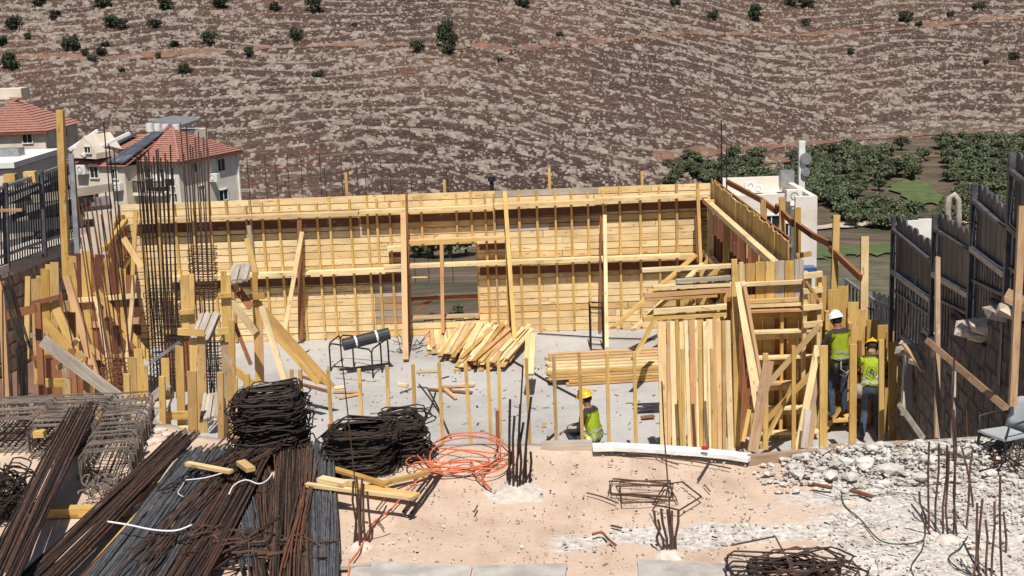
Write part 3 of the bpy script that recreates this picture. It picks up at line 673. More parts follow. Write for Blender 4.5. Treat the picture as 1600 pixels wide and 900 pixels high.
# posts and rakers standing in front of the back wall
def post(pa, pb, Ya, Yb, w, h, mat, label, group='timber posts and rakers propping the back wall', name='prop_post', cat='timber post'):
    return beam(None, name, P(*pa, Ya), P(*pb, Yb), w, h, mat, (0, 1, 0), label, cat, group)
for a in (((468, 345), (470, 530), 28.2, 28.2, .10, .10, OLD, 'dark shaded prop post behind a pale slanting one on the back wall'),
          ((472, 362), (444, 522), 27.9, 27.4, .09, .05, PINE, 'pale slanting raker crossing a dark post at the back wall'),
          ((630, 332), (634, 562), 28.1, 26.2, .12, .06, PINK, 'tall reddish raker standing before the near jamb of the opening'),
          ((635, 300), (640, 540), 28.15, 28.0, .05, .10, OLD, 'dark upright standing in for the shadow of the reddish raker by the opening'),  # cast shadow of the raker, made as a dark board
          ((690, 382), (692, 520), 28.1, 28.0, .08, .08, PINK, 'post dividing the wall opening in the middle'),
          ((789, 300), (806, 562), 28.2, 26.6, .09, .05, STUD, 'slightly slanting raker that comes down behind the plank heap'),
          ((793, 410), (799, 508), 28.25, 28.1, .05, .09, OLD, 'short dark upright drawn as the shadow of the raker over the plank heap'),  # dark piece put in for the shadow of the raker
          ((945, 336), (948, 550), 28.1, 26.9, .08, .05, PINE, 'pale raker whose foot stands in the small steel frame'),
          ((939, 338), (937, 520), 28.2, 28.1, .05, .09, OLD, 'dark upright as the shadow of the pale raker over the small steel frame'),  # shadow of the pale raker given as a dark timber
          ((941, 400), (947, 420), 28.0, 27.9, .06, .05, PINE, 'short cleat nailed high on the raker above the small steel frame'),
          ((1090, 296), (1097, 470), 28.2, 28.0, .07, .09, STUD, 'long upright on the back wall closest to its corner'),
          ((1087, 338), (1090, 410), 28.25, 28.1, .05, .09, OLD, 'short dark upright as the shadow of the one closest to the corner'),  # stands for the shadow beside the neighbouring upright
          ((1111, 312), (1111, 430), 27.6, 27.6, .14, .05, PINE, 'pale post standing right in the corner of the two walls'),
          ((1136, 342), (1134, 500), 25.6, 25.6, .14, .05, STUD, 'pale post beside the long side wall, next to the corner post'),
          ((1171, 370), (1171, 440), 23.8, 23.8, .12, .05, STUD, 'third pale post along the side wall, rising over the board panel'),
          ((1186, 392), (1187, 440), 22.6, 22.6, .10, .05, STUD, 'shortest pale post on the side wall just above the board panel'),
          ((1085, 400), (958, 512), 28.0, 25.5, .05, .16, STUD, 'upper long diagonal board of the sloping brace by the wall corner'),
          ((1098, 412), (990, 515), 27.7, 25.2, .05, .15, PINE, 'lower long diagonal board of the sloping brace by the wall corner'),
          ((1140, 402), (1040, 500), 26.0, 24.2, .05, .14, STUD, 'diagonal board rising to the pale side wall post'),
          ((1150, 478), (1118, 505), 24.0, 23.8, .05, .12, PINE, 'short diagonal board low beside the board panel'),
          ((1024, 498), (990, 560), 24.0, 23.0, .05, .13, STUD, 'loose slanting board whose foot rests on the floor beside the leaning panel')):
    post(*a)
# ------------------------------------------------------------------ side formwork walls
def vert_boards(r, p0, p1, ztop, zbot, w, mats, th=.025, jit=.03, side=(0, 0, 0), skip=None):
    p0, p1 = Vector((*p0, 0)), Vector((*p1, 0)); L = (p1-p0).length; n = max(1, round(L/w)); d = (p1-p0)/n; u = d.normalized(); nrm = Vector((0, 0, 1)).cross(u)
    for k in range(n):
        c = p0+d*(k+.5)+nrm*R(-.006, .006); t = (k+.5)/n; zt = ztop(t)+R(-jit, jit); zb = zbot(t)
        beam(r, 'board', (c.x, c.y, zb), (c.x, c.y, zt), d.length-.008, th, random.choice(mats), nrm)
def right_wall():
    x0 = XR+.02; Y0, Y1 = YB-.02, 20.6; r = T('side_formwork', 'long side wall of upright golden boards running from the corner towards the workers', 'formwork', (x0, 24, FZ))
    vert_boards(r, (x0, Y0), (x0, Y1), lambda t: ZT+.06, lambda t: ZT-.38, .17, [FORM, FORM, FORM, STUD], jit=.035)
    vert_boards(r, (x0+.012, Y0), (x0+.012, Y1), lambda t: ZT-.40, lambda t: FZ, .17, [OLD, BROWN, OLD, FORM], jit=.0)  # darker boards put the shade below the waler into their colour
    n = 20
    for k in range(n):
        y = Y0+(Y1-Y0)*(k+.6)/n; beam(r, 'stud', (x0-.07, y, FZ), (x0-.07, y, ZT-.42), .05, .09, DARKW if k % 3 else OLD, (1, 0, 0))
    for z in (ZT-.36, -.95, -2.0): beam(r, 'waler', (x0-.17, Y0-.1, z), (x0-.17, Y1, z), .12, .10, PINE)
    beam(r, 'top_rail', (x0+.06, Y0, ZT+.05), (x0+.06, Y1+.2, ZT+.05), .04, .05, OLD)
    for k in range(5):
        y = Y0-1-k*1.5; beam(r, 'brace', (x0-.2, y, -.9), (x0-1.2, y-.2, FZ+.05), .05, .1, STUD)
right_wall()
def board_panel():
    Y = 20.45; a, b = P(1150, 430, Y).x, P(1256, 430, Y).x
    r = T('board_panel', 'upright board panel with a small square hole closing the end of the side wall', 'formwork', ((a+b)/2, Y, FZ))
    zt = zat(1200, 408, Y); zb = zat(1200, 475, Y); n = 7; w = (b-a)/n
    for k in range(n):
        x = a+w*(k+.5); m = [FORM, STUD, FORM, FORM, GREYW, FORM, GREYW][k]
        if k == 1:
            beam(r, 'board', (x, Y, zat(1175, 447, Y)), (x, Y, zt+R(-.03, .03)), w-.01, .025, m, (0, 1, 0)); beam(r, 'board', (x, Y, zb), (x, Y, zat(1175, 460, Y)), w-.01, .025, m, (0, 1, 0))
        else: beam(r, 'board', (x, Y+R(-.005, .005), zb), (x, Y, zt+R(-.06, .05)), w-.01, .025, m, (0, 1, 0))
    for (p, q) in (((1146, 445), (1256, 440)), ((1148, 472), (1262, 467)), ((1160, 478), (1262, 474))): beam(r, 'rail', P(*p, Y-.07), P(*q, Y-.07), .07, .06, PINE)
    # shutter of stepped horizontal boards below
    x0, x1 = P(1168, 590, Y-.1).x, P(1280, 590, Y-.1).x; pys = [490, 506, 523, 545, 563, 582, 603, 622, 642, 661, 680, 696]
    vert_boards(r, (x0-.3, Y+.16), (x1+.1, Y+.16), lambda t: zb+.1, lambda t: FZ, .2, [FORM, OLD], jit=.01)
    for k, py in enumerate(pys):
        z = zat(1225, py, Y); 
        if k % 2 == 0:
            xa = x0+.02*k; xm = xa+(x1-xa)*R(.45, .6)
            for p, q in ((xa, xm-.01), (xm, x1)): beam(r, 'shutter_board', (p, Y+.03, z), (q, Y+.03, z), .03, .15, PINE if k % 4 else FORM)
            beam(r, 'tread', (xa-.03, Y-.1, z+.09), (x1, Y-.1, z+.085), .16, .035, PINK if k in (0, 6) else PINE)
    for px in (1222, 1272): beam(r, 'stud', P(px, 480, Y-.03), P(px-3, 700, Y-.03), .05, .07, STUD, (0, 1, 0))
board_panel()
def frame_post_pair():
    r = T('ladder_scaffold', 'narrow upright timber frame with short rungs beside the board panel', 'formwork', P(1265, 600, 20.2))
    for px in (1259, 1281): beam(r, 'upright', P(px, 424, 20.2), P(px-5, 600, 20.2), .06, .09, PINE, (0, 1, 0))
    for py in (428, 452, 478, 505): beam(r, 'rung', P(1255, py+3, 20.12), P(1285, py, 20.12), .05, .09, PINE)
    beam(r, 'brace', P(1260, 440, 20.1), P(1280, 470, 20.1), .04, .06, STUD, (0, 1, 0))
frame_post_pair()
def stepped_form():
    Y = 21.2; r = T('stepped_formwork', 'row of upright golden boards stepping down behind the two standing workers', 'formwork', P(1345, 650, Y))
    pxs = [1283, 1302, 1317, 1333, 1348, 1363, 1379, 1393, 1406]; tops = [432, 452, 447, 472, 484, 500, 508, 518, 532]
    rs = random.Random(2)
    for k, (px, t) in enumerate(zip(pxs, tops)):
        w = 17/94; yy = Y+rs.uniform(-.03, .03)-(.1 if k % 2 else 0)
        a = P(px, t, yy); beam(r, 'board', (a.x, yy, FZ-.1), a, w, .03, [FORM, STUD, FORM][k % 3], (0, 1, 0))
    for k, px in enumerate((1290, 1310, 1326, 1341, 1357, 1371, 1386)):
        a = P(px, tops[k]+52+k*2, Y-.08); beam(r, 'stud', (a.x, Y-.16, FZ), (a.x, Y-.16, a.z), .06, .09, OLD if k % 2 else FORM, (0, 1, 0))
    vert_boards(r, (P(1276, 560, Y+.12).x, Y+.12), (P(1400, 560, Y+.12).x, Y+.12), lambda t: zat(1280, 462, Y)-1.1*t, lambda t: FZ, .2, [OLD, FORM], jit=.02)
    beam(r, 'brace', P(1330, 610, Y-.35), P(1268, 700, Y-.6), .05, .16, STUD, (0, 1, 0))
    beam(r, 'brace', P(1305, 610, Y-.3), P(1385, 660, Y-.3), .05, .11, OLD, (0, 1, 0))
    beam(r, 'ledge', P(1285, 655, Y-.42), P(1336, 652, Y-.42), .32, .04, FORM)
stepped_form()
GB = 'loose boards and props before the stepped shutter'
for a in (((1156, 440), (1186, 640), 19.9, 19.4, .16, .03, PINE, 'wide pale board leaning in front of the board panel, nearer the leaning plank panel'),
          ((1163, 446), (1190, 600), 19.8, 19.5, .05, .10, PINK, 'narrow reddish edge-on board leaning just beside the wide pale board'),
          ((1147, 405), (1152, 705), 20.1, 20.1, .09, .06, STUD, 'tall upright post at the edge of the leaning plank panel'),
          ((1158, 410), (1159, 520), 20.2, 20.2, .07, .05, PINE, 'shorter post next to the tall upright at the board panel'),
          ((1166, 500), (1158, 705), 19.8, 19.6, .07, .05, OLD, 'dark slender prop in the shade beside the leaning plank panel'),
          ((1201, 563), (1176, 706), 18.7, 18.2, .16, .03, BROWN, 'greyish brown board leaning alone in front of the stepped shutter'),
          ((1196, 552), (1196, 702), 19.0, 19.0, .08, .05, STUD, 'upright stake behind the greyish brown leaning board'),
          ((1240, 540), (1240, 702), 19.0, 19.0, .06, .05, STUD, 'slim upright stake in the middle of the stepped shutter'),
          ((1281, 508), (1196, 605), 19.9, 19.9, .04, .17, FORM, 'upper broad diagonal board with nail holes across the stepped shutter'),
          ((1281, 570), (1186, 668), 19.8, 19.8, .04, .16, STUD, 'middle broad diagonal board across the stepped shutter'),
          ((1240, 600), (1190, 700), 19.6, 19.6, .04, .12, FORM, 'lowest diagonal board across the stepped shutter'),
          ((1278, 540), (1246, 704), 19.5, 19.1, .11, .03, PINE, 'pale board leaning against the narrow timber frame, first of three'),
          ((1285, 545), (1255, 704), 19.6, 19.2, .10, .03, BROWN, 'brownish board leaning against the narrow timber frame, second of three'),
          ((1288, 570), (1264, 700), 19.7, 19.3, .08, .03, STUD, 'short golden board leaning against the narrow timber frame, third of three'),
          ((1287, 540), (1286, 704), 19.3, 19.3, .12, .05, STUD, 'stout upright post nearest to the worker in the white helmet'),
          ((1333, 538), (1332, 694), 19.2, 19.2, .11, .05, STUD, 'stout upright post standing between the two standing workers'),
          ((1377, 531), (1377, 690), 19.3, 19.3, .08, .05, STUD, 'slim upright post overlapping the worker in the yellow helmet'),
          ((1396, 534), (1397, 690), 19.9, 19.9, .17, .03, FORM, 'broad upright board at the outer end of the stepped boards'),
          ((1262, 640), (1256, 700), 18.9, 18.6, .10, .03, GREYW, 'short grey stone-coloured board end leaning low by the frame'),
          ((1170, 640), (1160, 690), 19.4, 19.2, .06, .09, FORM, 'stubby diagonal block beside the leaning plank panel')):
    post(*a, group=GB, name='leaning_board', cat='board')
# scaffold of horizontal planks left of the panel
GP = 'horizontal platform planks beside the board panel'
for a in (((1003, 422), (1143, 415), .10, PINE, 'topmost pale horizontal plank of the platform before the corner'),
          ((1056, 439), (1141, 433), .12, GREYW, 'weathered grey horizontal plank of the platform before the corner'),
          ((1020, 449), (1143, 444), .10, PINE, 'pale plank directly under the grey one of the platform'),
          ((1006, 461), (1141, 452), .14, PINK, 'reddish double plank in the middle of the platform'),
          ((1008, 467), (1120, 461), .08, STUD, 'thin golden plank below the reddish double plank'),
          ((1021, 486), (1143, 478), .14, PINE, 'wide pale plank low on the platform, above the leaning panel'),
          ((1005, 497), (1140, 490), .10, STUD, 'lowest golden plank of the platform, just above the leaning panel')):
    beam(None, 'platform_plank', P(*a[0], 21.0), P(*a[1], 21.0), .14, a[2]*.55, a[3], (0, 0, 1), a[4], 'plank', GP)
for k, px in enumerate((1090, 1128, 1060)):
    beam(None, 'platform_post', P(px, 425, 21.15), P(px, 520, 21.15), .06, .06, STUD, (0, 1, 0), ['post under the middle of the platform planks', 'post under the platform planks closest to the board panel', 'post under the far end of the platform planks'][k], 'post', 'posts under the platform planks')
for k, (p, q) in enumerate((((1128, 468), (1092, 500)), ((1085, 470), (1050, 500)), ((1045, 466), (1005, 500)))):
    beam(None, 'platform_brace', P(*p, 21.2), P(*q, 21.3), .04, .10, [PINE, STUD, FORM][k], (0, 1, 0), ['pale diagonal brace under the platform nearest the board panel', 'golden diagonal brace under the middle of the platform', 'diagonal brace under the far end of the platform'][k], 'brace', 'braces under the platform')
# leaning plank panel
def leaning_panel():
    r = T('plank_bundle', 'bundle of long pale planks leaning upright side by side at the slab edge', 'plank pile', G(1085, 700, FZ))
    rs = random.Random(5); n = 16
    for k in range(n):
        px = 1029+k*7.2; top = 502-k*.15+rs.uniform(-2, 2); yy = 19.0+rs.uniform(-.05, .05)+(k % 2)*.05
        a = P(px+rs.uniform(-1, 1), top, yy+.35); b = P(px+4+rs.uniform(-2, 2), 712, yy)
        beam(r, 'plank', a, b, .09 if k % 2 else .055, .05, [PINE, PINE, PINK, PINE, STUD][k % 5], (0, 1, 0))
leaning_panel()
for k, (px, t) in enumerate(((1066, 545), (1093, 545), (1112, 545))):
    beam(None, 'stake', P(px, t, 18.5), P(px+3, 705, 18.5), .05, .05, STUD, (0, 1, 0), ['stake before the leaning planks, the one nearest the wall corner side', 'middle stake of the three in front of the leaning planks', 'stake before the leaning planks, nearest the board panel'][k], 'stake', 'stakes before the leaning planks')
# front row of posts
GF = 'row of timber stakes standing along the slab edge'
names = ['just behind the largest black stirrup stack', 'second behind the largest black stirrup stack', 'tall one between the two stirrup stacks', 'first one past the steel trestle', 'one behind the middle of the twin stirrup stacks',
         'one at the far corner of the twin stirrup stacks', 'one above the orange hose coil', 'one right behind the orange hose', 'one of a close pair, nearer the hose', 'one of a close pair with a dark stake beside',
         'one by the tall starter bars', 'one between starter bars and crouching worker', 'one touching the crouching worker', 'one past the crouching worker', 'last one before the leaning planks']
for k, (px, t, bx) in enumerate(((455, 578, 458), (469, 577, 475), (512, 578, 520), (561, 576, 567), (605, 570, 609), (645, 570, 650), (686, 565, 692), (727, 566, 736), (762, 565, 767), (779, 562, 781), (822, 558, 828), (865, 555, 869), (905, 552, 910), (948, 550, 951), (991, 549, 993))):
    top = P(px, t, 19.6); bot = P(bx+1, 712, 19.6); bot.z = max(bot.z, FZ)
    top.y += R(-.1, .1)
    beam(None, 'timber_stake', bot, top, .055, .05+.02*(k % 2), STUD, (0, 1, 0), 'golden stake at the slab rim, '+names[k], 'stake', GF)
beam(None, 'dark_stake', P(777, 642, 19.3), P(778, 705, 19.3), .06, .05, OLD, (0, 1, 0), 'short dark brown stake by the close pair of golden stakes', 'stake')
beam(None, 'dark_stake', P(515, 663, 19.3), P(518, 705, 19.3), .06, .05, OLD, (0, 1, 0), 'short dark brown stake beside the twin stirrup stacks', 'stake')
# ------------------------------------------------------------------ left formwork and columns
def left_wall():
    a, b = Vector((XL, YB, 0)), P(150, 365, 25.2); r = T('side_formwork', 'shaded side wall of dark upright boards with stepped pale tops by tall column bars', 'formwork', (a.x, 27, FZ))
    vert_boards(r, (a.x-.02, a.y), (b.x, b.y), lambda t: ZT-.02-1.0*t, lambda t: FZ, .15, [FORM, STUD, FORM, OLD], jit=.06)
    for z in (ZT-.35, -.6, -1.7): beam(r, 'waler', (a.x+.12, a.y-.1, z), (b.x+.12, b.y, z-.1), .10, .10, STUD)
    for k in range(8):
        t = (k+.5)/8; beam(r, 'stud', (a.x+(b.x-a.x)*t+.07, a.y+(b.y-a.y)*t, FZ), (a.x+(b.x-a.x)*t+.07, a.y+(b.y-a.y)*t, ZT-.15-1.0*t), .06, .08, OLD, (0, 1, 0))
left_wall()
GB2 = 'braces and boards crowding the shaded side wall'
LB = [((166, 408), (214, 462), 24.5, .05, .12, STUD, 'upper diagonal brace on the shaded side wall, ending at a short cross board'),
     ((185, 455), (206, 432), 24.4, .05, .07, PINE, 'small rising brace crossing the upper diagonal brace on the shaded side wall'),
     ((172, 464), (228, 461), 24.2, .05, .10, PINE, 'upper horizontal cross board on the shaded side wall'),
     ((140, 508), (224, 500), 24.0, .05, .11, PINK, 'lower horizontal cross board on the shaded side wall'),
     ((150, 455), (236, 562), 23.6, .05, .13, STUD, 'long diagonal brace running down to the tall column cage'),
     ((210, 430), (196, 590), 23.5, .05, .07, PINE, 'slanting upright crossing both cross boards'),
     ((193, 372), (222, 418), 25.2, .05, .12, PINE, 'short pale diagonal high on the shaded side wall'),
     ((212, 330), (207, 440), 26.0, .05, .08, STUD, 'thin pale upright beside the short diagonal high on the side wall'),
     ((152, 470), (172, 575), 23.0, .05, .10, PINE, 'pale slanting upright next to the rusty column bars'),
     ((140, 540), (172, 572), 22.6, .05, .10, STUD, 'short diagonal board low between the rusty column bars'),
     ((88, 482), (128, 572), 21.6, .05, .15, STUD, 'broad golden diagonal board under the stepped light boards'),
     ((68, 500), (126, 566), 21.0, .05, .15, FORM, 'broad golden diagonal board starting at the brown upright'),
     ((100, 553), (122, 530), 21.2, .05, .08, PINE, 'small pale brace between the two broad diagonals'),
     ((66, 532), (250, 670), 17.5, .05, .17, GREYW, 'long weathered grey plank slanting down across all the short stakes'),
     ((40, 524), (70, 524), 20.5, .05, .07, GREYW, 'small grey cross board above the start of the grey slanting plank'),
     ((0, 495), (56, 482), 18.0, .05, .12, OLD, 'dark brown rail meeting the brown upright'),
     ((59, 474), (66, 622), 18.2, .06, .09, OLD, 'brown upright carrying the dark rail'),
     ((44, 432), (42, 560), 20.0, .05, .08, STUD, 'golden upright behind the dark rail'),
     ((2, 440), (12, 640), 17.0, .06, .08, PINK, 'reddish upright at the very edge of the view'),
     ((48, 626), (90, 626), 19.0, .06, .13, GREYW, 'pale board end lying level behind the rebar cages'),
     ((60, 600), (110, 596), 19.4, .06, .12, OLD, 'brown level board behind the rebar cages'),
     ((70, 598), (102, 598), 18.5, .05, .12, STUD, 'golden level board in front of the brown one'),
     ((360, 430), (372, 455), 21.0, .05, .09, FORM, 'stub of board beneath the small grey plank pile'),
     ((362, 440), (392, 480), 21.0, .05, .13, OLD, 'dark diagonal brace under the small grey plank pile'),
     ((360, 470), (400, 520), 20.8, .05, .12, FORM, 'golden diagonal brace below the dark one at the column'),
     ((366, 505), (392, 570), 20.6, .04, .06, OLD, 'thin dark diagonal strut behind the column shutter'),
     ((345, 560), (395, 600), 19.6, .05, .13, STUD, 'golden diagonal board at the foot of the column shutter'),
     ((409, 478), (447, 602), 20.4, .10, .04, PINE, 'white-looking narrow raker falling to the floor in front of the back wall'),
     ((398, 470), (520, 606), 22.8, .05, .13, STUD, 'upper of two long golden rakers falling to the floor'),
     ((404, 495), (498, 598), 22.5, .05, .12, STUD, 'lower of two long golden rakers falling to the floor'),
     ((386, 372), (400, 430), 22.6, .10, .05, FORM, 'tilted board end rising behind the small grey plank pile'),
     ((389, 352), (398, 430), 22.9, .07, .05, GREYW, 'slim greyish upright above the small grey plank pile'),
     ((238, 565), (280, 535), 19.0, .04, .05, GALV, 'thin grey strut rising from the tall cage to the column shutter'),
     ((218, 640), (262, 600), 18.6, .06, .12, GREYW, 'whitish board end propped by the foot of the tall cage'),
     ((112, 545), (118, 640), 18.8, .05, .10, OLD, 'dark brown upright beside the small stakes'),
     ((90, 575), (128, 552), 18.9, .05, .09, FORM, 'short golden brace beside the dark brown upright')]
for a in LB:
    beam(None, 'brace_board', P(*a[0], a[2]), P(*a[1], a[2]-.15), a[3], a[4], a[5], (0, 1, 0) if a[4] < a[3] else (0, 0, 1) if abs(a[0][0]-a[1][0]) > abs(a[0][1]-a[1][1]) else (1, 0, 0), a[6], 'board', GB2)
def board_group(name, label, pxs, tops, bots, Y, w, mats, extra=()):
    r = T(name, label, 'formwork', P(pxs[0], bots[0], Y))
    for k, (px, t, b) in enumerate(zip(pxs, tops, bots)):
        yy = Y+R(-.02, .02); beam(r, 'board', P(px, t, yy), P(px+(b-t)*.03, b, yy), w, .03, mats[k % len(mats)], (0, 1, 0))
    for (p, q, w2, m) in extra: beam(r, 'cleat', P(*p, Y-.09), P(*q, Y-.09), .05, w2, m)
    return r
board_group('column_shutter', 'five light board tops stepping up beside the pale stone wall', [55, 63, 70, 77, 85], [436, 431, 420, 413, 410], [600]*5, 21.8, .14, [FORM, STUD], [((50, 474), (92, 464), .08, OLD), ((50, 560), (92, 556), .08, OLD)])
board_group('side_shutter', 'dark shaded boards standing close behind the broad diagonals', [70, 80, 90, 100, 110], [452, 450, 455, 470, 488], [620]*5, 22.4, .18, [OLD, BROWN])  # side_shutter rows: dark boards added as a shade backing
board_group('side_shutter', 'dark boards low behind the short stakes', [78, 92, 106, 120, 135], [560, 556, 560, 566, 570], [650]*5, 20.6, .2, [OLD, OLD, BROWN])
board_group('column_shutter', 'tall pair of golden boards above the column with tight hoops', [288, 297], [430, 428], [515, 512], 20.6, .13, [FORM, STUD], [((281, 488), (304, 486), .08, STUD)])
board_group('column_shutter', 'three golden boards standing at the foot of the tall cage', [206, 216, 224], [558, 545, 570], [660, 660, 655], 18.6, .13, [FORM, STUD], [((200, 632), (228, 630), .06, PINE)])
board_group('column_shutter', 'open column shutter with upright boards and level cleats under the grey plank pile', [258, 280, 302, 314, 352], [560, 540, 528, 520, 535], [672, 670, 672, 676, 682], 18.6, .12, [FORM, STUD, FORM],
            [((255, 650), (302, 648), .12, STUD), ((262, 672), (300, 670), .1, PINE), ((278, 518), (320, 520), .10, FORM), ((340, 518), (362, 516), .1, FORM)])
board_group('column_shutter', 'stout golden double post left of the long golden rakers', [398, 405], [425, 470], [598, 600], 21.2, .09, [STUD, PINK], [((390, 464), (414, 462), .1, STUD)])
board_group('column_shutter', 'golden double post carrying the small grey plank pile', [349, 356], [424, 430], [640, 560], 20.2, .09, [STUD, FORM], [((341, 462), (362, 460), .08, STUD)])
board_group('side_shutter', 'dark reddish boards standing close behind the slanting rusty cage', list(range(112, 216, 11)), [400, 396, 392, 402, 398, 404, 410, 420, 430, 440], [640]*10, 24.0, .18, [FORM, DARKW, STUD, OLD, DARKW], [((112, 470), (214, 462), .09, PINE), ((112, 560), (214, 556), .09, STUD)])  # dark boards mixed in, shade put into their colour
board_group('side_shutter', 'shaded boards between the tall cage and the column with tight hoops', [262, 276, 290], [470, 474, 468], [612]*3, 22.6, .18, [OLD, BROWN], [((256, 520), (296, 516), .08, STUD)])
GSK = 'short golden stakes behind the rebar cages'
for k, (px, t, b, nm) in enumerate(((106, 592, 650, 'first from the dark bar bundle'), (135, 590, 648, 'second from the dark bar bundle'), (153, 588, 648, 'just where the grey slanting plank passes'), (198, 584, 650, 'before the three boards'), (253, 588, 666, 'beside the whitish board end'),
                       (300, 580, 680, 'thick one at the column shutter front'), (344, 582, 690, 'next to the largest black stirrup stack'), (366, 590, 690, 'touching the largest black stirrup stack'), (362, 500, 690, 'long one rising past the column with tight hoops'), (385, 584, 640, 'short one behind the largest black stirrup stack'))):
    beam(None, 'short_stake', P(px, t, 17.6), P(px+2, b+8, 17.6), .085 if k != 5 else .13, .05, STUD if k % 3 else FORM, (0, 1, 0), 'golden stake behind the rebar cages, '+nm, 'stake', GSK)
def plank_pile(label, q, Y, n, mat=GREYW, th=.03):
    """small stack of planks; q = far-left, far-right, near-right, near-left pixels"""
    c = [P(*q[0], Y+.35), P(*q[1], Y+.35), P(*q[2], Y-.35), P(*q[3], Y-.35)]
    r = T('plank_pile', label, 'plank pile', c[3])
    for lay in range(2):
        for k in range(n):
            t = (k+.5)/n; a = c[0].lerp(c[1], t); b = c[3].lerp(c[2], t); w = (c[1]-c[0]).length/n*.94
            off = Vector((R(-.01, .01), R(-.05, .05), -lay*.04+R(-.006, .006))); beam(r, 'plank', a+off, b+off, w, th, mat)
    return r
plank_pile('small pile of weathered grey planks laid on top of the column shutter', [(313, 490), (345, 488), (328, 530), (296, 532)], 19.6, 5)
plank_pile('smaller grey plank pile perched on the golden double post', [(362, 416), (392, 412), (386, 436), (355, 440)], 21.0, 4)
plank_pile('two short whitish boards lying by the foot of the tall cage', [(240, 612), (272, 610), (262, 636), (228, 640)], 18.6, 3)
plank_pile('corrugated whitish sheets below the column with tight hoops', [(318, 616), (350, 614), (346, 652), (312, 654)], 18.2, 6)
def column_cage(label, tops, bots, Y, d, hoops, mat=RUSTD, r0=.012):
    """tops: list of top pixels per bar at front face; bots: (px,py) left and right at the foot"""
    r = T('column_rebar', label, 'column rebar', P(*bots[0], Y)); n = len(tops)
    for k, (px, py) in enumerate(tops):
        t = k/(n-1); yb = Y+(d if k % 2 else 0)
        b = P(bots[0][0]+(bots[1][0]-bots[0][0])*t, bots[0][1], Y); b.y = yb; a = P(px, py, yb)
        MB().tube([b, b.lerp(a, .5)+Vector((R(-.015, .015), R(-.01, .01), 0)), a], r0, 5).obj('bar', mat, r)
    (y0, y1, nh) = hoops; lx0 = lambda t: tops[0][0]*(1-t)+bots[0][0]*t; lx1 = lambda t: tops[-1][0]*(1-t)+bots[1][0]*t
    yt, yb_ = min(p[1] for p in tops), bots[0][1]
    for k in range(nh):
        py = y0+(y1-y0)*k/(nh-1)+R(-1, 1); t = (py-yt)/(yb_-yt)
        a = P(lx0(t)-2, py, Y-.02); b = P(lx1(t)+2, py+R(-1.5, .5), Y-.02); D = Vector((0, d+.05, R(-.03, .03)))
        MB().tube([a, b, b+D, a+D], .007, 4, True).obj('hoop', mat, r)
        if k % 3 == 0: MB().tube([a.lerp(b, .33), a.lerp(b, .33)+D], .006, 4).obj('tie', mat, r)
    return r
column_cage('tallest column cage of dark bars, hooped only in its lower half', [(213, 238), (216, 250), (219, 236), (223, 262), (226, 240), (229, 244), (232, 236), (236, 258), (240, 244), (244, 234), (247, 232), (251, 246), (255, 268), (258, 240), (262, 250), (266, 226), (270, 262)], [(238, 622), (276, 612)], 20.8, .38, (458, 606, 22), RUSTD, .013)
column_cage('second tall column cage with many tight hoops below the roof corner', [(282, 192), (287, 240), (291, 196), (297, 226), (301, 230), (305, 216), (310, 206), (314, 236), (318, 214), (322, 190), (325, 232)], [(308, 622), (336, 618)], 21.6, .32, (392, 470, 20), RUST, .012)
column_cage('low dark hooped cage under the grey plank pile', [(314, 535), (320, 533), (327, 534), (334, 533), (340, 535)], [(320, 614), (342, 612)], 19.0, .3, (536, 606, 15), RUSTD, .009)
column_cage('slanting cage of rusty orange bars between the side wall and the brown post', [(121, 308), (128, 318), (133, 310), (141, 314), (148, 304), (156, 310), (165, 300), (172, 330)], [(168, 628), (206, 622)], 20.2, .3, (560, 612, 8), RUSTO, .012)
column_cage('pair of thin bars rising in front of the gable wall of the white house', [(162, 190), (170, 225), (178, 232)], [(196, 600), (206, 600)], 22.5, .2, (585, 596, 2), RUSTD, .012)
column_cage('bare upright bars beside the brown rail with a tie around them', [(4, 452), (10, 520), (16, 545), (22, 540)], [(8, 672), (30, 672)], 14.6, .16, (632, 660, 2), RUST, .009)
def tied_bundle():
    r = T('bar_bundle', 'dark bundle of bars standing upright at the corner of the rebar cages', 'rebar', P(40, 690, 14.2))
    for k in range(22):
        a, b = P(26+R(0, 17), 540+R(-8, 22), 14.3+R(-.07, .07)), P(29+R(0, 19), 692, 14.3+R(-.07, .07)); MB().tube([b, a.lerp(b, .5)+Vector((R(-.01, .01), 0, 0)), a], .009, 5).obj('bar', RUSTD, r)
    c = P(39, 618, 14.3); MB().tube([c+Vector((.09*math.cos(a), .09*math.sin(a), R(-.01, .01))) for a in [i*math.pi/4 for i in range(8)]], .006, 4, True).obj('tie_wire', GALV, r)
tied_bundle()
def slanted_bars():
    r = T('bar_bundle', 'dark slanting bars and pipe leaning across the pale stone wall', 'rebar', P(36, 560, 16))
    for k in range(9):
        a = P(0+k*2.2, 430+R(-5, 20), 16.5+R(-.2, .2)); b = P(32+k*2, 540+R(-12, 25), 16.0); MB().tube([a, a.lerp(b, .5)+Vector((0, 0, R(-.05, .02))), b], .012, 5).obj('bar', RUSTD, r)
slanted_bars()
beam(None, 'tall_post', P(94, 172, 24.8), P(104, 432, 24.8), .13, .13, FORM, (0, 1, 0), 'tall orange-brown timber post beside the railing fence, higher than everything near it', 'timber post')
beam(None, 'slanting_post', P(104, 432, 23.6), P(156, 610, 23.0), .13, .08, PINK, (0, 1, 0), 'reddish board leaning below the tall orange-brown post', 'timber post')
beam(None, 'steel_strip', P(111, 240, 24.4), P(122, 415, 24.2), .09, .03, GALV, (0, 1, 0), 'galvanised steel strip leaning next to the tall orange-brown post', 'metal strip')
GTB = 'thin bars between the tall brown post and the shaded wall'
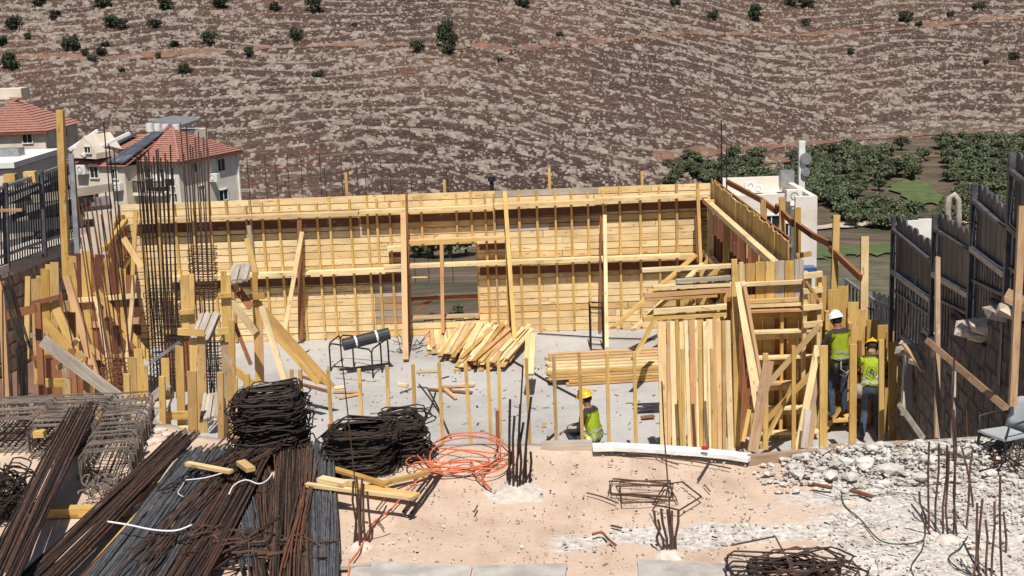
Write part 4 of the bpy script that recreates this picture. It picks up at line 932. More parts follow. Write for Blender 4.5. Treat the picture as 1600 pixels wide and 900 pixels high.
for k, (px, t, bx, b, nm) in enumerate(((97, 455, 124, 600, 'leaning farthest'), (126, 370, 150, 560, 'beside the steel strip'), (136, 350, 168, 590, 'just past the steel strip'), (146, 340, 182, 610, 'middle one'), (158, 335, 190, 600, 'nearest the dark boards'), (116, 410, 140, 560, 'lowest, against the stone wall'))):
    MB().tube([P(px, t, 21), P((px+bx)/2+1, (t+b)/2, 20.9), P(bx, b, 20.8)], .012, 5).obj('thin_bar', RUSTO if k % 2 else RUST, None, 'thin rusty bar by the tall brown post, '+nm, 'rebar', GTB)
# ------------------------------------------------------------------ stone wall and railing fence on the left
def blocks(r, quad, nx, ny, depth, mat, mort, name='stone'):
    """quad corners: bottom-far, bottom-near, top-near, top-far (world); rough stones on the face"""
    q = [Vector(p) for p in quad]; n = (q[1]-q[0]).cross(q[3]-q[0]).normalized()
    if n.dot(Vector((0, 0, CH))-q[0]) < 0: n = -n
    m = MB(); m.poly(q, depth, -n).obj('mortar', mort, r)
    rs = random.Random(nx*7+ny)
    for j in range(ny):
        off = (j % 2)*.5
        for i in range(nx+1):
            s0, s1 = max(0, (i-off+.03)/nx), min(1, (i+1-off-.03)/nx); 
            if s1-s0 < .3/nx: continue
            t0, t1 = (j+.05)/ny, (j+.94)/ny
            g = lambda s, t: (q[0]*(1-s)+q[1]*s)*(1-t)+(q[3]*(1-s)+q[2]*s)*t
            c = [g(s0, t0), g(s1, t0), g(s1, t1), g(s0, t1)]; ctr = (c[0]+c[1]+c[2]+c[3])/4; wob = .006 if mat is DSTONE else .035
            mm = MB(); mm.v = [p-n*.03 for p in c]+[p.lerp(ctr, .12)+n*rs.uniform(.004 if wob < .01 else .04, .006+wob if wob < .01 else .04+wob*2)+Vector((rs.uniform(-wob, wob), 0, rs.uniform(-wob, wob)))*.6 for p in c]
            mm.f = [(4, 5, 6, 7)]+[(k, (k+1) % 4, 4+(k+1) % 4, 4+k) for k in range(4)]; mm.obj(name, mat, r)
def left_stone_wall():
    tn, tf = P(-60, 452, 26), P(112, 388, 31.5); bn, bf = Vector((tn.x, tn.y, -4.2)), Vector((tf.x, tf.y, -4.2))
    r = T('stone_wall', 'pale rubble stone wall under the railing fence', 'wall', bn)
    blocks(r, [bf, bn, tn, tf], 18, 11, 2.5, STONEL, MORTAR)
    q = [tn+Vector((.1, 0, 0)), tf+Vector((.1, 0, 0))]
    m = MB(); m.beam(q[0]+Vector((-.45, 0, .12)), q[1]+Vector((-.45, 0, .12)), 1.2, .26).obj('coping', PLAST, r)
    return tn, tf
tn, tf = left_stone_wall()
def rail_fence():
    a0, a1 = P(-60, 312, 26), P(108, 252, 31.0); b0, b1 = P(-60, 440, 26), P(116, 376, 31.0)
    r = T('railing_fence', 'dark metal railing fence of close upright bars on the pale stone wall', 'fence', b0); n = 44
    for k in range(n+1):
        t = k/n; beam(r, 'slat', b0.lerp(b1, t), a0.lerp(a1, t), .026, .022, BLACK if k % 6 else FENCE, (0, 1, 0))
    for s, w in ((0.02, .07), (.14, .05), (.86, .05), (.99, .08)):
        beam(r, 'rail', a0.lerp(b0, s)+Vector((.05, 0, 0)), a1.lerp(b1, s)+Vector((.05, 0, 0)), w, .06, GALV if s in (.02, .99, .86) else FENCE)
    for k in range(4):
        t = k/3; beam(r, 'post', b0.lerp(b1, t)+Vector((.09, 0, -.1)), a0.lerp(a1, t)+Vector((.09, 0, .05)), .09, .09, FENCE, (0, 1, 0))
    for px, py in ((17, 280), (48, 276)):
        p = P(px, py, 29); MB().box(p, (.26, .2, .24)).obj('cap_block', FORM, r)
rail_fence()
beam(None, 'loose_board', P(-10, 329, 24), P(35, 328, 24), .06, .05, PINK, (0, 0, 1), 'short pale slat poking in at the very edge before the railing fence', 'board')
# dark clutter stacked behind the railing fence
def sheet_stack():
    r = T('sheet_stack', 'grey sheets and boards piled behind the railing fence', 'pile', P(40, 400, 33))
    rs = random.Random(6)
    for k in range(16):
        a = P(-20+rs.uniform(0, 90), 310+rs.uniform(0, 80), 32.5+rs.uniform(0, 1)); beam(r, 'sheet', a, a+Vector((rs.uniform(.8, 2.2), rs.uniform(-.3, .3), rs.uniform(.1, .5))), .05, rs.uniform(.1, .4), rs.choice([GALV, BLACK, FENCE, GREYW]))
sheet_stack()
# ------------------------------------------------------------------ black stepped fence and dark retaining wall on the right
def black_fence():
    segs = [  # far px, near px, top far/near, mid far/near, bottom far/near, Yfar, Ynear
        ((1401, 1464), (343, 396), (424, 470), (520, 552), 20.2, 17.6), ((1466, 1524), (340, 378), (428, 462), (545, 560), 17.5, 15.6),
        ((1528, 1583), (294, 345), (388, 430), (548, 540), 15.5, 14.0), ((1588, 1660), (246, 300), (352, 420), (560, 590), 13.9, 12.4)]
    labs = ['farthest dark sheet-metal fence panel, facing the workers', 'second black sheet-metal fence panel, below the curved pipe', 'black fence panel standing highest beside the brown pole', 'nearest black fence panel, cut by the edge of the view']
    for si, (px, tp, md, bt, Ya, Yb) in enumerate(segs):
        A, B = P(px[0], tp[0], Ya), P(px[1], tp[1], Yb); C, D = P(px[0], md[0], Ya), P(px[1], md[1], Yb); E0, F0 = P(px[0], bt[0], Ya), P(px[1], bt[1], Yb)
        for lo, hi in ((C, A), (D, B), (E0, C), (F0, D)): lo.x = hi.x; lo.y = hi.y
        r = T('fence_panel', labs[si], 'fence', E0, 'black stepped fence panels above the dark wall'); n = 7
        for k in range(n):
            t0, t1 = k/n, (k+.93)/n; x0, x1 = A.lerp(B, t0), A.lerp(B, t1); y0, y1 = C.lerp(D, t0), C.lerp(D, t1); mid = (x0+x1)/2
            m = MB(); o = Vector((.03, .01, 0)); pk = Vector((0, 0, .06+.03*(k % 2)))
            top = (x0+x1)/2+pk*1.0
            m.v = [y0, y1, x1+pk*.3, x1.lerp(x0, .25)+pk*1.1, x0.lerp(x1, .25)+pk*1.1, x0+pk*.3]; m.v += [p+o for p in m.v]
            m.f = [(0, 1, 2, 3, 4, 5), (11, 10, 9, 8, 7, 6)]+[(i, (i+1) % 6, 6+(i+1) % 6, 6+i) for i in range(6)]
            m.obj('sheet_slat', FENCE, r)
        n2 = 13
        for k in range(n2):
            t = (k+.4)/n2; p, q = C.lerp(D, t), E0.lerp(F0, t); p = p+Vector((.02, 0, 0)); q = q+Vector((.02, 0, 0)); beam(r, 'bar', q-Vector((0, 0, .2)), p, .06, .035, FENCE, (1, 0, 0))
        sh = Vector((-.05, 0, 0))
        beam(r, 'rail', A.lerp(C, .2)+sh, B.lerp(D, .2)+sh, .05, .05, FENCE); beam(r, 'rail', C+sh, D+sh, .06, .07, GALV if si < 3 else FENCE)
        beam(r, 'rail', C.lerp(E0, .3)+sh*.6, D.lerp(F0, .3)+sh*.6, .04, .04, FENCE)
        beam(r, 'post', E0+sh-Vector((0, 0, .3)), A+sh+Vector((0, 0, .05)), .06, .06, FENCE, (0, 1, 0))
        MB().poly([C+Vector((.16, 0, 0)), D+Vector((.16, 0, 0)), F0+Vector((.16, 0, 0)), E0+Vector((.16, 0, 0))], .03, (1, 0, 0)).obj('backing_sheet', BLACK, r)
black_fence()
def small_fence():
    r = T('low_fence', 'small dark picket fence far behind the stepped boards, before the field', 'fence', P(1375, 520, 24))
    for k in range(9):
        a = P(1366+k*4, 455+k*1.2+(3 if k % 2 else 0), 24.5-k*.25); b = P(1366+k*4, 560, 24.5-k*.25); beam(r, 'slat', b, a, .05, .04, FENCE, (0, 1, 0))
    beam(r, 'rail', P(1320, 436, 25.5), P(1372, 474, 24.2), .05, .05, GALV); beam(r, 'rail', P(1366, 470, 24.3), P(1402, 484, 22.2), .05, .05, FENCE)
    for k in range(8): a = P(1322+k*5.5, 440+k*4, 25.4-k*.1); beam(r, 'slat', P(1322+k*5.5, 500, 25.4-k*.1), a, .03, .03, FENCE, (0, 1, 0))
small_fence()
MB().poly([P(1410, 346, 23), P(1462, 342, 23), P(1462, 400, 23), P(1458, 420, 23), P(1412, 400, 23)], .05, (0, 1, 0)).obj('pale_sheet', WHITEP, None, 'pale bluish sheet standing behind the farthest black fence panel', 'sheet')
c = [P(1484, 420, 18), P(1482, 350, 18), P(1481, 325, 18), P(1484, 309, 18), P(1491, 304, 18), P(1497, 312, 18), P(1498, 340, 18), P(1498, 365, 18)]
MB().tube(c, .045, 8).obj('curved_pipe', GREYW, None, 'pale pipe bent over like a walking stick behind the second black panel', 'pipe', smooth=True)
c = [P(1522, 372, 17), P(1517, 350, 17), P(1522, 334, 17), P(1532, 328, 17)]
MB().tube(c, .02, 6).obj('bent_rod', BLACK, None, 'thin dark bent rod between two black fence panels', 'rod')
def retaining():
    fx = lambda Y: 4.18+.094*Y
    r = T('retaining_wall', 'dark stepped retaining wall of stone blocks with broken pale concrete on top', 'wall', (fx(16), 16, FZ))
    YP = lambda px: 8360/(px-972)
    steps = [(19.3, 17.9, 1428, 556), (17.9, 16.3, 1474, 556), (16.3, 14.5, 1524, 524), (14.5, 12.0, 1585, 492)]
    for (Ya, Yb, px, py) in steps:
        zt = P(px, py, YP(px)).z; a, b = Vector((fx(Ya), Ya, FZ-.3)), Vector((fx(Yb), Yb, FZ-.3))
        ta, tb = Vector((a.x, a.y, zt)), Vector((b.x, b.y, zt)); nx = max(3, round((Ya-Yb)/.42)); ny = max(5, round((zt-FZ)/.24))
        blocks(r, [a, b, tb, ta], nx, ny, 1.6, DSTONE, DMORTAR, 'block')
        beam(r, 'coping', ta+Vector((.6, 0, .03)), tb+Vector((.6, 0, .03)), 1.1, .06, MORTAR if Yb > 16 else DSTONE)
        nrm = Vector((-1, 0, 0))
    # front end face of the nearer part
    for i, (px, py, s) in enumerate(((1425, 545, .30), (1438, 560, .26), (1416, 532, .2), (1498, 572, .16), (1512, 505, .22), (1524, 512, .34), (1542, 508, .30), (1535, 522, .25), (1572, 487, .26), (1590, 482, .3), (1550, 560, .10), (1530, 545, .1), (1476, 548, .22), (1486, 552, .16))):
        Y = YP(px); p = P(px, py+3, Y); p.x = max(p.x, fx(Y)+.02)
        lump(r, p, s*(.9 if s > .21 else .6), STONEL, i, flat=.45)
def lump(r, p, s, mat, seed, name='concrete_lump', flat=.6, **k):
    m = MB(); rs = random.Random(seed*13+5); bm = bmesh.new(); bmesh.ops.create_icosphere(bm, subdivisions=1, radius=s)
    for v in bm.verts: v.co = Vector((v.co.x*rs.uniform(.7, 1.3), v.co.y*rs.uniform(.7, 1.3), v.co.z*flat*rs.uniform(.7, 1.2)))
    me = bpy.data.meshes.new('lump'); bm.to_mesh(me); bm.free(); me.materials.append(mat)
    o = bpy.data.objects.new(name, me); link(o, r); o.location = p-(r.location if r else Vector((0, 0, 0))); return tag(o, **k)
retaining()
beam(None, 'edge_stake', P(1382, 560, 20.6), P(1381, 690, 20.6), .14, .03, FORM, (0, 1, 0), 'wide golden board standing close behind the worker with the emblem vest', 'board', GB)
beam(None, 'edge_stake', P(1414, 548, 20.4), P(1409, 690, 20.4), .10, .04, BROWN, (0, 1, 0), 'faded brown board at the outermost end of the stepped boards', 'board', GB)
GH = 'poles and rails around the dark retaining wall'
for (p, q, Ya, Yb, w, m, lab) in (((1465, 402), (1464, 686), 16.8, 14.8, .06, BROWN, 'slim brown pole rising before the second black fence panel'),
        ((1597, 322), (1582, 634), 12.2, 12.0, .07, BROWN, 'tallest brown pole by the dark wall, at the edge of the view'),
        ((1449, 532), (1572, 638), 16.0, 12.6, .07, BROWN, 'long pale handrail slanting down before the dark wall'),
        ((1405, 632), (1442, 684), 17.0, 14.8, .06, GREYW, 'short grey handrail low at the foot of the dark wall'),
        ((1420, 540), (1414, 650), 18.4, 18.0, .12, GREYW, 'grey board upright next to the end of the stepped boards'),
        ((1412, 538), (1442, 580), 18.3, 17.4, .05, PINK, 'short pink-grey rail sloping from the grey upright board'),
        ((1442, 398), (1425, 470), 18.9, 18.6, .04, GALV, 'thin light rod against the farthest black fence panel'),
        ((1575, 462), (1602, 476), 12.6, 12.4, .14, BROWN, 'brown board end poking in over the dark wall at the edge of the view'),
        ((1491, 580), (1489, 686), 15.0, 14.6, .04, GREYW, 'thin grey stick leaning on the dark wall under the long handrail'),
        ((1512, 640), (1514, 686), 14.4, 14.3, .03, PINK, 'short thin stick at the foot of the dark wall beside the chair')):
    beam(None, 'pole' if abs(p[0]-q[0]) < 12 else 'handrail', P(*p, Ya), P(*q, Yb), w, w*.7, m, (0, 1, 0), lab, 'pole' if abs(p[0]-q[0]) < 12 else 'handrail', GH)
def guard_rail():
    pts = [(1136, 284), (1190, 313), (1214, 331)], [(1213, 322), (1241, 351)], [(1238, 345), (1270, 368), (1304, 385)], [(1297, 388), (1345, 434)]
    Ys = (28, 26.4, 25.8), (25.8, 24.8), (24.8, 23.4, 22.6), (22.6, 21.6)
    r = T('guard_rail', 'brown timber guard rail zigzagging down behind the golden side wall', 'guard rail', P(1250, 500, 24.5))
    for a, y in zip(pts, Ys):
        for i in range(len(a)-1): beam(r, 'rail', P(*a[i], y[i]), P(*a[i+1], y[i+1]), .06, .11, OLD)
    for px, t, b, Y in ((1193, 312, 380, 26.2), (1222, 308, 420, 25.5), (1246, 324, 470, 24.5)): beam(r, 'post', P(px, t, Y), P(px+1, b+30, Y), .12, .06, STUD, (0, 1, 0))
    beam(r, 'post', P(1307, 336, 22.5), P(1300, 560, 22.4), .12, .06, STUD, (0, 1, 0)); beam(r, 'post', P(1351, 370, 21.7), P(1349, 580, 21.6), .13, .06, PINE, (0, 1, 0))
    beam(r, 'rail', P(1245, 400, 24.2), P(1268, 396, 24.1), .05, .1, STUD)
guard_rail()
# ------------------------------------------------------------------ things on the pale floor
def heap():
    r = T('plank_heap', 'fanned heap of loose pale planks on the floor before the opening', 'plank pile', G(745, 560, FZ))
    rs = random.Random(11); fl = FZ+.03
    base = G(690, 540, FZ)
    def pl(a, b, za, zb, m, w=.10, th=.025):
        A, B = G(*a, FZ+za), G(*b, FZ+zb); beam(r, 'plank', A, B, w, th, m)
    for lay in range(4):
        for k in range(9): pl((664+k*5+lay+rs.uniform(-2, 2), 503+rs.uniform(-2, 3)-lay*4), (670+k*5.5+rs.uniform(-3, 3), 553+rs.uniform(-5, 4)-lay*4), .03+lay*.03, .03+lay*.03, rs.choice([PINE, PINE, PINK]))
    for lay in range(6):
        for k in range(9):
            x = 698+k*8.5+rs.uniform(-3, 3); pl((x+30, 503-lay*2+rs.uniform(-3, 6)), (x+rs.uniform(-10, 4), 556-lay*2+rs.uniform(-8, 8)+k*1.2), .06+lay*.04, .03+lay*.035, rs.choice([PINE, PINE, PINK, STUD]))
    for lay in range(5):
        for k in range(7): x = 735+k*11+rs.uniform(-4, 4); pl((x+30, 510+rs.uniform(-4, 6)), (x-rs.uniform(8, 26), 576-lay*3+rs.uniform(-6, 3)), .10+lay*.05, .03+lay*.05, rs.choice([PINE, PINE, PINK, FORM]))
    for k in range(14): x = rs.uniform(740, 808); y = rs.uniform(560, 574); pl((x, y), (x+rs.uniform(-14, 16), y-rs.uniform(3, 9)), .05+rs.random()*.2, .05+rs.random()*.2, rs.choice([PINK, OLD, PINE]), .07, .03)
heap()
plank_pile('two pale planks set on end beside the fanned heap', [(822, 522), (838, 521), (834, 584), (819, 584)], 23.6, 2, PINE)
def stack_beams():
    r = T('plank_stack', 'neat stack of long pale planks lying level behind the crouching worker', 'plank pile', G(940, 600, FZ))
    rs = random.Random(9)
    for j in range(5):
        for i in range(7):
            x0 = 852+rs.uniform(0, 10)+(i*5 if j < 2 else 0); a = G(x0, 573+i*5, FZ); b = G(1034+rs.uniform(-4, 2), 564+i*5, FZ)
            z = FZ+.04+j*.055; a.z = b.z = z; b.y = a.y+(b.y-a.y)*.9
            beam(r, 'plank', a, b, .12, .045, rs.choice([PINE, PINE, PINE, FORM, PINK]))
stack_beams()
def trestle():
    r = T('steel_trestle', 'black bar trestle with two tall bent frames standing on the pale floor', 'trestle', G(560, 590, FZ))
    z = FZ+.01
    def hoop(a, b, h, name='frame'):
        A, B = G(*a, FZ), G(*b, FZ); u = Vector((0, 0, h)); c = .07; d = (B-A).normalized()*c
        MB().tube([A, A+u-Vector((0, 0, c)), A+u+d, B+u-d, B+u-Vector((0, 0, c)), B], .018, 6).obj(name, BLACK, r)
    hoop((517, 581), (529, 592), .0+.0+.52) if False else None
    hoop((517, 580), (583, 591), .60); hoop((534, 566), (608, 572), .60); hoop((517, 580), (534, 566), .60); hoop((583, 591), (608, 572), .60)
    hoop((553, 573), (597, 582), .66)
    beam(r, 'crossbar', G(530, 578, FZ+.1), G(608, 568, FZ+.12), .04, .04, BLACK); beam(r, 'crossbar', G(520, 572, FZ+.3), G(585, 578, FZ+.3), .02, .02, BLACK)
trestle()
def roll():
    a, b = P(536, 539, 25.3), P(608, 521, 25.6); r = T('black_roll', 'black roll of membrane tied with two white bands lying on the trestle', 'roll', a)
    MB().tube([a, b], .125, 14).obj('roll', simple('black_membrane', (.03, .032, .04), None, 12, .55, 0, .4), r, smooth=False)
    for t in (.27, .72):
        c = a.lerp(b, t); d = (b-a).normalized()*.02; MB().tube([c-d, c+d], .131, 14).obj('band', STRAP, r)
roll()
def stand():
    r = T('steel_stand', 'narrow upright frame of dark bars on the floor beside the pale raker', 'steel frame', G(935, 550, FZ))
    A = [G(924, 549, FZ), G(944, 550, FZ), G(942, 541, FZ), G(922, 540, FZ)]
    for p in A: MB().tube([p, p+Vector((0, 0, .98))], .014, 5).obj('leg', RUSTD, r)
    for h in (.04, .85, .98): MB().tube([p+Vector((0, 0, h)) for p in A], .013, 5, True).obj('ring', RUSTD, r)
stand()
GL = 'loose bars and offcuts scattered on the pale floor'
k = 0
for (p, q, w, h, m, lab) in (((470, 588), (512, 600), .05, .05, OLD, 'dark batten on the floor just behind the stakes near the trestle, upper one'), ((474, 601), (516, 612), .05, .05, OLD, 'dark batten on the floor just behind the stakes near the trestle, lower one'),
        ((522, 606), (540, 604), .08, .04, PINE, 'short pale offcut by the foot of the long golden rakers'), ((530, 622), (568, 614), .07, .03, PINK, 'reddish offcut between two stakes before the trestle'),
        ((520, 612), (562, 613), .05, .03, PINK, 'thin reddish offcut just above the reddish offcut before the trestle'),
        ((622, 600), (637, 602), .09, .06, PINE, 'stubby pale block on the floor between the trestle and the plank heap'), ((670, 608), (738, 613), .06, .03, OLD, 'long dark batten lying below the plank heap'),
        ((690, 604), (740, 602), .06, .03, PINK, 'pale pinkish batten lying across the long dark one'), ((695, 608), (712, 622), .07, .04, PINK, 'short reddish stick crossing the long dark batten'),
        ((722, 600), (742, 600), .08, .04, PINE, 'little pale offcut at the end of the long dark batten'), ((650, 580), (684, 579), .05, .02, PINE, 'thin pale strip on the floor below the plank heap'),
        ((1000, 640), (1020, 638), .1, .03, GREYW, 'greyish offcut in the shadow of the leaning planks'), ((1002, 652), (1022, 650), .1, .03, OLD, 'dark offcut in the shadow of the leaning planks')):
    beam(None, 'offcut', G(*p, FZ+.03+.002*k), G(*q, FZ+.032+.002*k), w, h, m, (0, 0, 1), lab, 'offcut', GL); k += 1
for pts, rr, lab in (([(655, 600), (672, 622), (690, 650), (705, 685)], .012, 'thin bent bar on the floor, the one nearest the twin stirrup stacks'), ([(652, 604), (668, 606), (684, 635), (702, 680)], .012, 'thin curved bar crossing the floor behind the stakes'),
        ([(681, 612), (672, 640), (656, 662)], .012, 'thin straight bar crossing the two bent ones'), ([(625, 614), (643, 607)], .012, 'tiny bar lying between two stakes'), ([(578, 646), (640, 642), (684, 634)], .008, 'long thin bar lying behind the twin stirrup stacks'),
        ([(802, 564), (830, 580), (866, 602), (905, 622)], .02, 'long dark bar slanting towards the crouching worker'), ([(866, 678), (838, 702)], .02, 'short dark bar at the slab edge board'), ([(840, 521), (950, 528), (1024, 530)], .015, 'long dark bar at the foot of the back wall'), ([(484, 638), (498, 637)], .01, 'small dark bar on the bare floor by the largest stack')):
    MB().tube([G(*p, FZ+.03) for p in pts], rr, 5).obj('steel_bar', RUSTD, None, lab, 'rebar', GL)
rs = random.Random(8)
r = T('wire_heap', 'small tangled heap of dark bar ends by the foot of the reddish raker', 'rebar', G(645, 548, FZ))
for k in range(26):
    a = G(624+rs.uniform(0, 36), 536+rs.uniform(0, 16), FZ+.02); MB().tube([a, a+Vector((rs.uniform(-.25, .25), rs.uniform(-.2, .2), rs.uniform(0, .25)))], .009, 4).obj('bar', RUSTD, r)
# slab edge boards and white strip
GE = 'edging along the slab'
beam(None, 'edge_board', P(846, 699, G(846, 699, 0).y), P(926, 697, G(926, 699, 0).y), .08, .12, GREYW, (0, 0, 1), 'grey edge board at the slab rim just before the crouching worker', 'board', GE)
beam(None, 'edge_board', G(1168, 719, .03), G(1300, 707, .03), .07, .10, BROWN, (0, 0, 1), 'brown edge board at the slab rim beneath the leaning boards', 'board', GE)
beam(None, 'edge_board', G(1296, 703, .04), G(1420, 697, .04), .07, .10, BROWN, (0, 0, 1), 'brown edge board at the slab rim beneath the two standing workers', 'board', GE)
beam(None, 'edge_board', G(1416, 697, .02), G(1536, 689, .02), .07, .08, GREYW, (0, 0, 1), 'greyish edge board at the slab rim leading to the chair', 'board', GE)
m = MB(); pts = [(926, 701), (960, 700), (1020, 703), (1090, 708), (1140, 713), (1172, 718)]
for a, b in zip(pts[:-1], pts[1:]): m.beam(G(a[0], a[1]-2, .06), G(b[0]+1, b[1]-2, .06), .16, .04)
m.obj('white_strip', FOAM, None, 'long white foam strip laid along the slab rim beside the crouching worker', 'foam strip', GE)
MB().tube([G(1097, 700, .14), G(1106, 700, .15)], .02, 8).obj('red_cap', REDP, None, 'small red plastic cap on the white foam strip', 'cap')
# ------------------------------------------------------------------ steel, hose and scraps on the near slab
GREYR = simple('sunlit_grey_rebar', (.27, .225, .195), (.12, .095, .08), 8, .7, .2, 0, randomize=.3)
def bundle(label, pa, pb, w, n, mat, r=.0082, z0=.13, layers=None, bow=.03, name='rebar_bundle', taper=1.0, loose=.0):
    A, B = G(*pa, z0), G(*pb, z0); d = B-A; L = d.length; M3 = frame(d, (0, 0, 1)); root = T(name, label, 'rebar bundle', (A.x, A.y, 0), 'bundles of straight rebar on the slab')
    vs = []
    alt = {RUST.name: RUSTD, BLUES.name: BLUES, RUSTD.name: RUST, RUSTO.name: RUST}[mat.name]
    for v in range(7):
        ph, am = R(0, 6), R(.2, 1)*bow; pts = [(-L/2+L*k/6, math.sin(ph+k*.9)*am*.6, math.cos(ph+k*.8)*am*.25) for k in range(7)]
        vs.append(MB().tube(pts, r, 5).mesh(mat if v % 3 else alt))
    per = layers or max(4, int(w/(r*2.3)))
    for k in range(n):
        lay, i = divmod(k, per); u = (i+.5)/per-.5+(lay % 2)*.5/per+R(-.03, .03); x = R(-.22, .22)*(1+loose*3)
        c = (A+B)/2+M3 @ Vector((x, u*w, 0))+Vector((0, 0, lay*r*1.7+R(0, .006)-z0+z0))
        M = (M3 @ Matrix.Rotation(R(-.004, .004)-u*w*(1-taper)/L*1.2+loose*R(-.05, .05)+(R(-.03, .03) if k % 9 == 0 else 0), 3, 'Z')).to_4x4(); M.translation = c-root.location; inst('bar', random.choice(vs), root, M)
    return root
bundle('reddish brown rebar bundle nearest the edge of the view, crossing the hooped cages', (-6, 920), (130, 640), .30, 56, RUST, z0=.34)
bundle('long thin reddish brown rebar bundle slanting just before the hooped cages', (40, 925), (286, 686), .30, 56, RUST, z0=.16)
bundle('widest slanting bundle of new blue-grey bars', (170, 940), (335, 708), .62, 100, BLUES, z0=.14, taper=.75)
bundle('loose reddish bars strewn beside the blue-grey slanting bundle', (128, 930), (338, 700), .34, 18, RUSTO, z0=.07, loose=.5)
bundle('brown slanting bundle on the far side of the blue-grey one', (262, 940), (402, 706), .40, 66, RUST, z0=.15, taper=.8)
bundle('loose bars fanning out over the ends of the slanting bundles', (330, 740), (408, 696), .45, 26, RUSTD, z0=.22, loose=.8)
bundle('short dark fanned bundle between the slanting and the straight ones', (392, 880), (368, 742), .22, 30, BLUES, z0=.1, taper=1.3)
bundle('short reddish bundle of curved bars touching the dark fanned one', (418, 900), (405, 742), .26, 34, RUST, z0=.1, bow=.06)
bundle('dark narrow bundle standing out between short reddish and brown ones', (424, 850), (440, 728), .10, 14, RUSTD, z0=.12, bow=.05)
bundle('tall brown straight bundle beside the straight blue-grey one', (452, 940), (463, 706), .32, 66, RUST, z0=.14)
bundle('straight blue-grey bundle, first of the two narrow ones', (487, 940), (491, 700), .17, 30, BLUES, z0=.14)
bundle('straight blue-grey bundle nearest the bare slab, second of the two narrow ones', (511, 940), (514, 704), .15, 28, BLUES, z0=.14)
bundle('few stray dark bars lying askew over the wide blue-grey bundle', (190, 880), (330, 730), .5, 12, RUSTD, z0=.24, loose=1.2)
bundle('few stray reddish bars lying askew over the straight brown bundle', (440, 890), (470, 740), .3, 8, RUSTO, z0=.22, loose=.9)
GT = 'loose boards lying about the rebar'
for k, (p, q, w, h, m, z, lab) in enumerate((((72, 800), (200, 797), .10, .09, FORM, .05, 'golden bearer timber under the two nearest brown bundles'), ((330, 788), (372, 786), .08, .08, STUD, .04, 'golden bearer timber under the brown slanting bundle'),
        ((85, 960), (222, 800), .10, .02, STUD, .04, 'long golden board lying between the slanting bundles'), ((205, 770), (242, 742), .16, .03, PINK, .09, 'pinkish board end showing between the brown and blue-grey bundles'),
        ((292, 724), (362, 737), .06, .03, PINE, .32, 'pale batten resting across the ends of the slanting bundles'), ((300, 862), (368, 832), .07, .03, STUD, .03, 'golden board on the slab between slanting and straight bundles'),
        ((376, 722), (392, 734), .09, .04, PINE, .3, 'short pale block by the corner of the largest black stack'), ((478, 757), (646, 778), .06, .03, PINE, .22, 'long pale batten laid over the blue-grey straight bundle, upper one'),
        ((508, 752), (652, 775), .10, .03, STUD, .08, 'wide golden board lying on the slab behind the tall bent wires'), ((506, 728), (604, 757), .07, .03, STUD, .12, 'golden board leaning off the twin stirrup stacks'),
        ((570, 762), (688, 734), .05, .04, FORM, .05, 'golden batten running to the orange hose'), ((500, 748), (540, 756), .09, .04, PINE, .26, 'short pale board across the straight bundle'),
        ((530, 886), (580, 884), .05, .03, GREYW, .03, 'thin greyish strip of wood beside the first paving slab'), ((54, 678), (70, 677), .09, .06, STUD, .42, 'small golden block lying on the hooped cages'))):
    beam(None, 'loose_board', G(*p, z), G(*q, z+.004), w, h, m, (0, 0, 1), lab, 'board', GT)
def lying_cage(label, pa, pb, w, h, nh, nb):
    A, B = G(*pa), G(*pb); d = (B-A); L = d.length; d.normalize(); s = Vector((d.y, -d.x, 0)); z = Vector((0, 0, 1))
    r = T('rebar_cage', label, 'rebar cage', A, 'hooped cages lying on the slab')
    for k in range(nh):
        c = A+d*(L*k/(nh-1)+R(-.012, .012))+Vector((0, 0, .02)); t = Vector((R(-.02, .02), R(-.02, .02), 0)); q = .05; h2 = h+R(-.015, .03); w2 = w/2+R(0, .03)
        MB().tube([c-s*(w/2-q)+t, c+s*(w2-q), c+s*w2+z*q, c+s*w2+z*(h2-q), c+s*(w2-q)+z*h2, c-s*(w/2-q)+z*h2, c-s*w/2+z*(h2-q), c-s*w/2+z*q], .0105, 5, True).obj('hoop', GREYR, r)
    for k in range(nb):
        u = (k/(nb-1)-.5)*w*.92; 
        for zz in (.03, h-.005):
            MB().tube([A-d*.08+s*u+z*zz, (A+B)/2+s*(u+R(-.02, .02))+z*zz, B+d*.08+s*u+z*zz], .009, 5).obj('bar', GREYR if k % 3 else RUST, r)
    for zz in (.1, .2): MB().tube([A+s*w/2+z*zz, B+s*w/2+z*zz], .009, 5).obj('bar', GREYR, r)
    return r
lying_cage('hooped rebar cage with rounded hooks, nearest the loose blue-grey bundles', (166, 762), (208, 664), .46, .33, 24, 8)
lying_cage('hooped rebar cage under the upper end of the nearest brown bundle', (95, 714), (142, 664), .66, .33, 18, 9)
lying_cage('hooped rebar cage at the edge of the view beside the dark upright bundle', (8, 706), (50, 664), .66, .33, 16, 9)
r = T('rebar_hooks', 'small heap of curled rebar hooks before the hooped cages', 'rebar', G(150, 765))
for k in range(46):
    c = G(130+R(0, 48), 745+R(-22, 26), .03+R(0, .12)); a0 = R(0, 6); q = R(.04, .07); T1 = Matrix.Rotation(R(-.8, .8), 3, 'X') @ Matrix.Rotation(R(-.8, .8), 3, 'Y')
    MB().tube([c+T1 @ Vector((q*math.cos(a0+i*.7), q*math.sin(a0+i*.7), 0)) for i in range(6)], .008, 4).obj('hook', GREYR, r)
def ring_mesh(a, b, r, mat, jag=.015, q=.05):
    def J(): return R(-jag, jag)
    pts = [(-a+q, -b, J()), (a-q, -b+J(), J()), (a, -b+q, J()), (a+J(), b-q, J()), (a-q, b, J()), (-a+q, b+J(), J()), (-a, b-q, J()), (-a+J(), -b+q, J())]
    return MB().tube(pts, r, 5, True).mesh(mat)
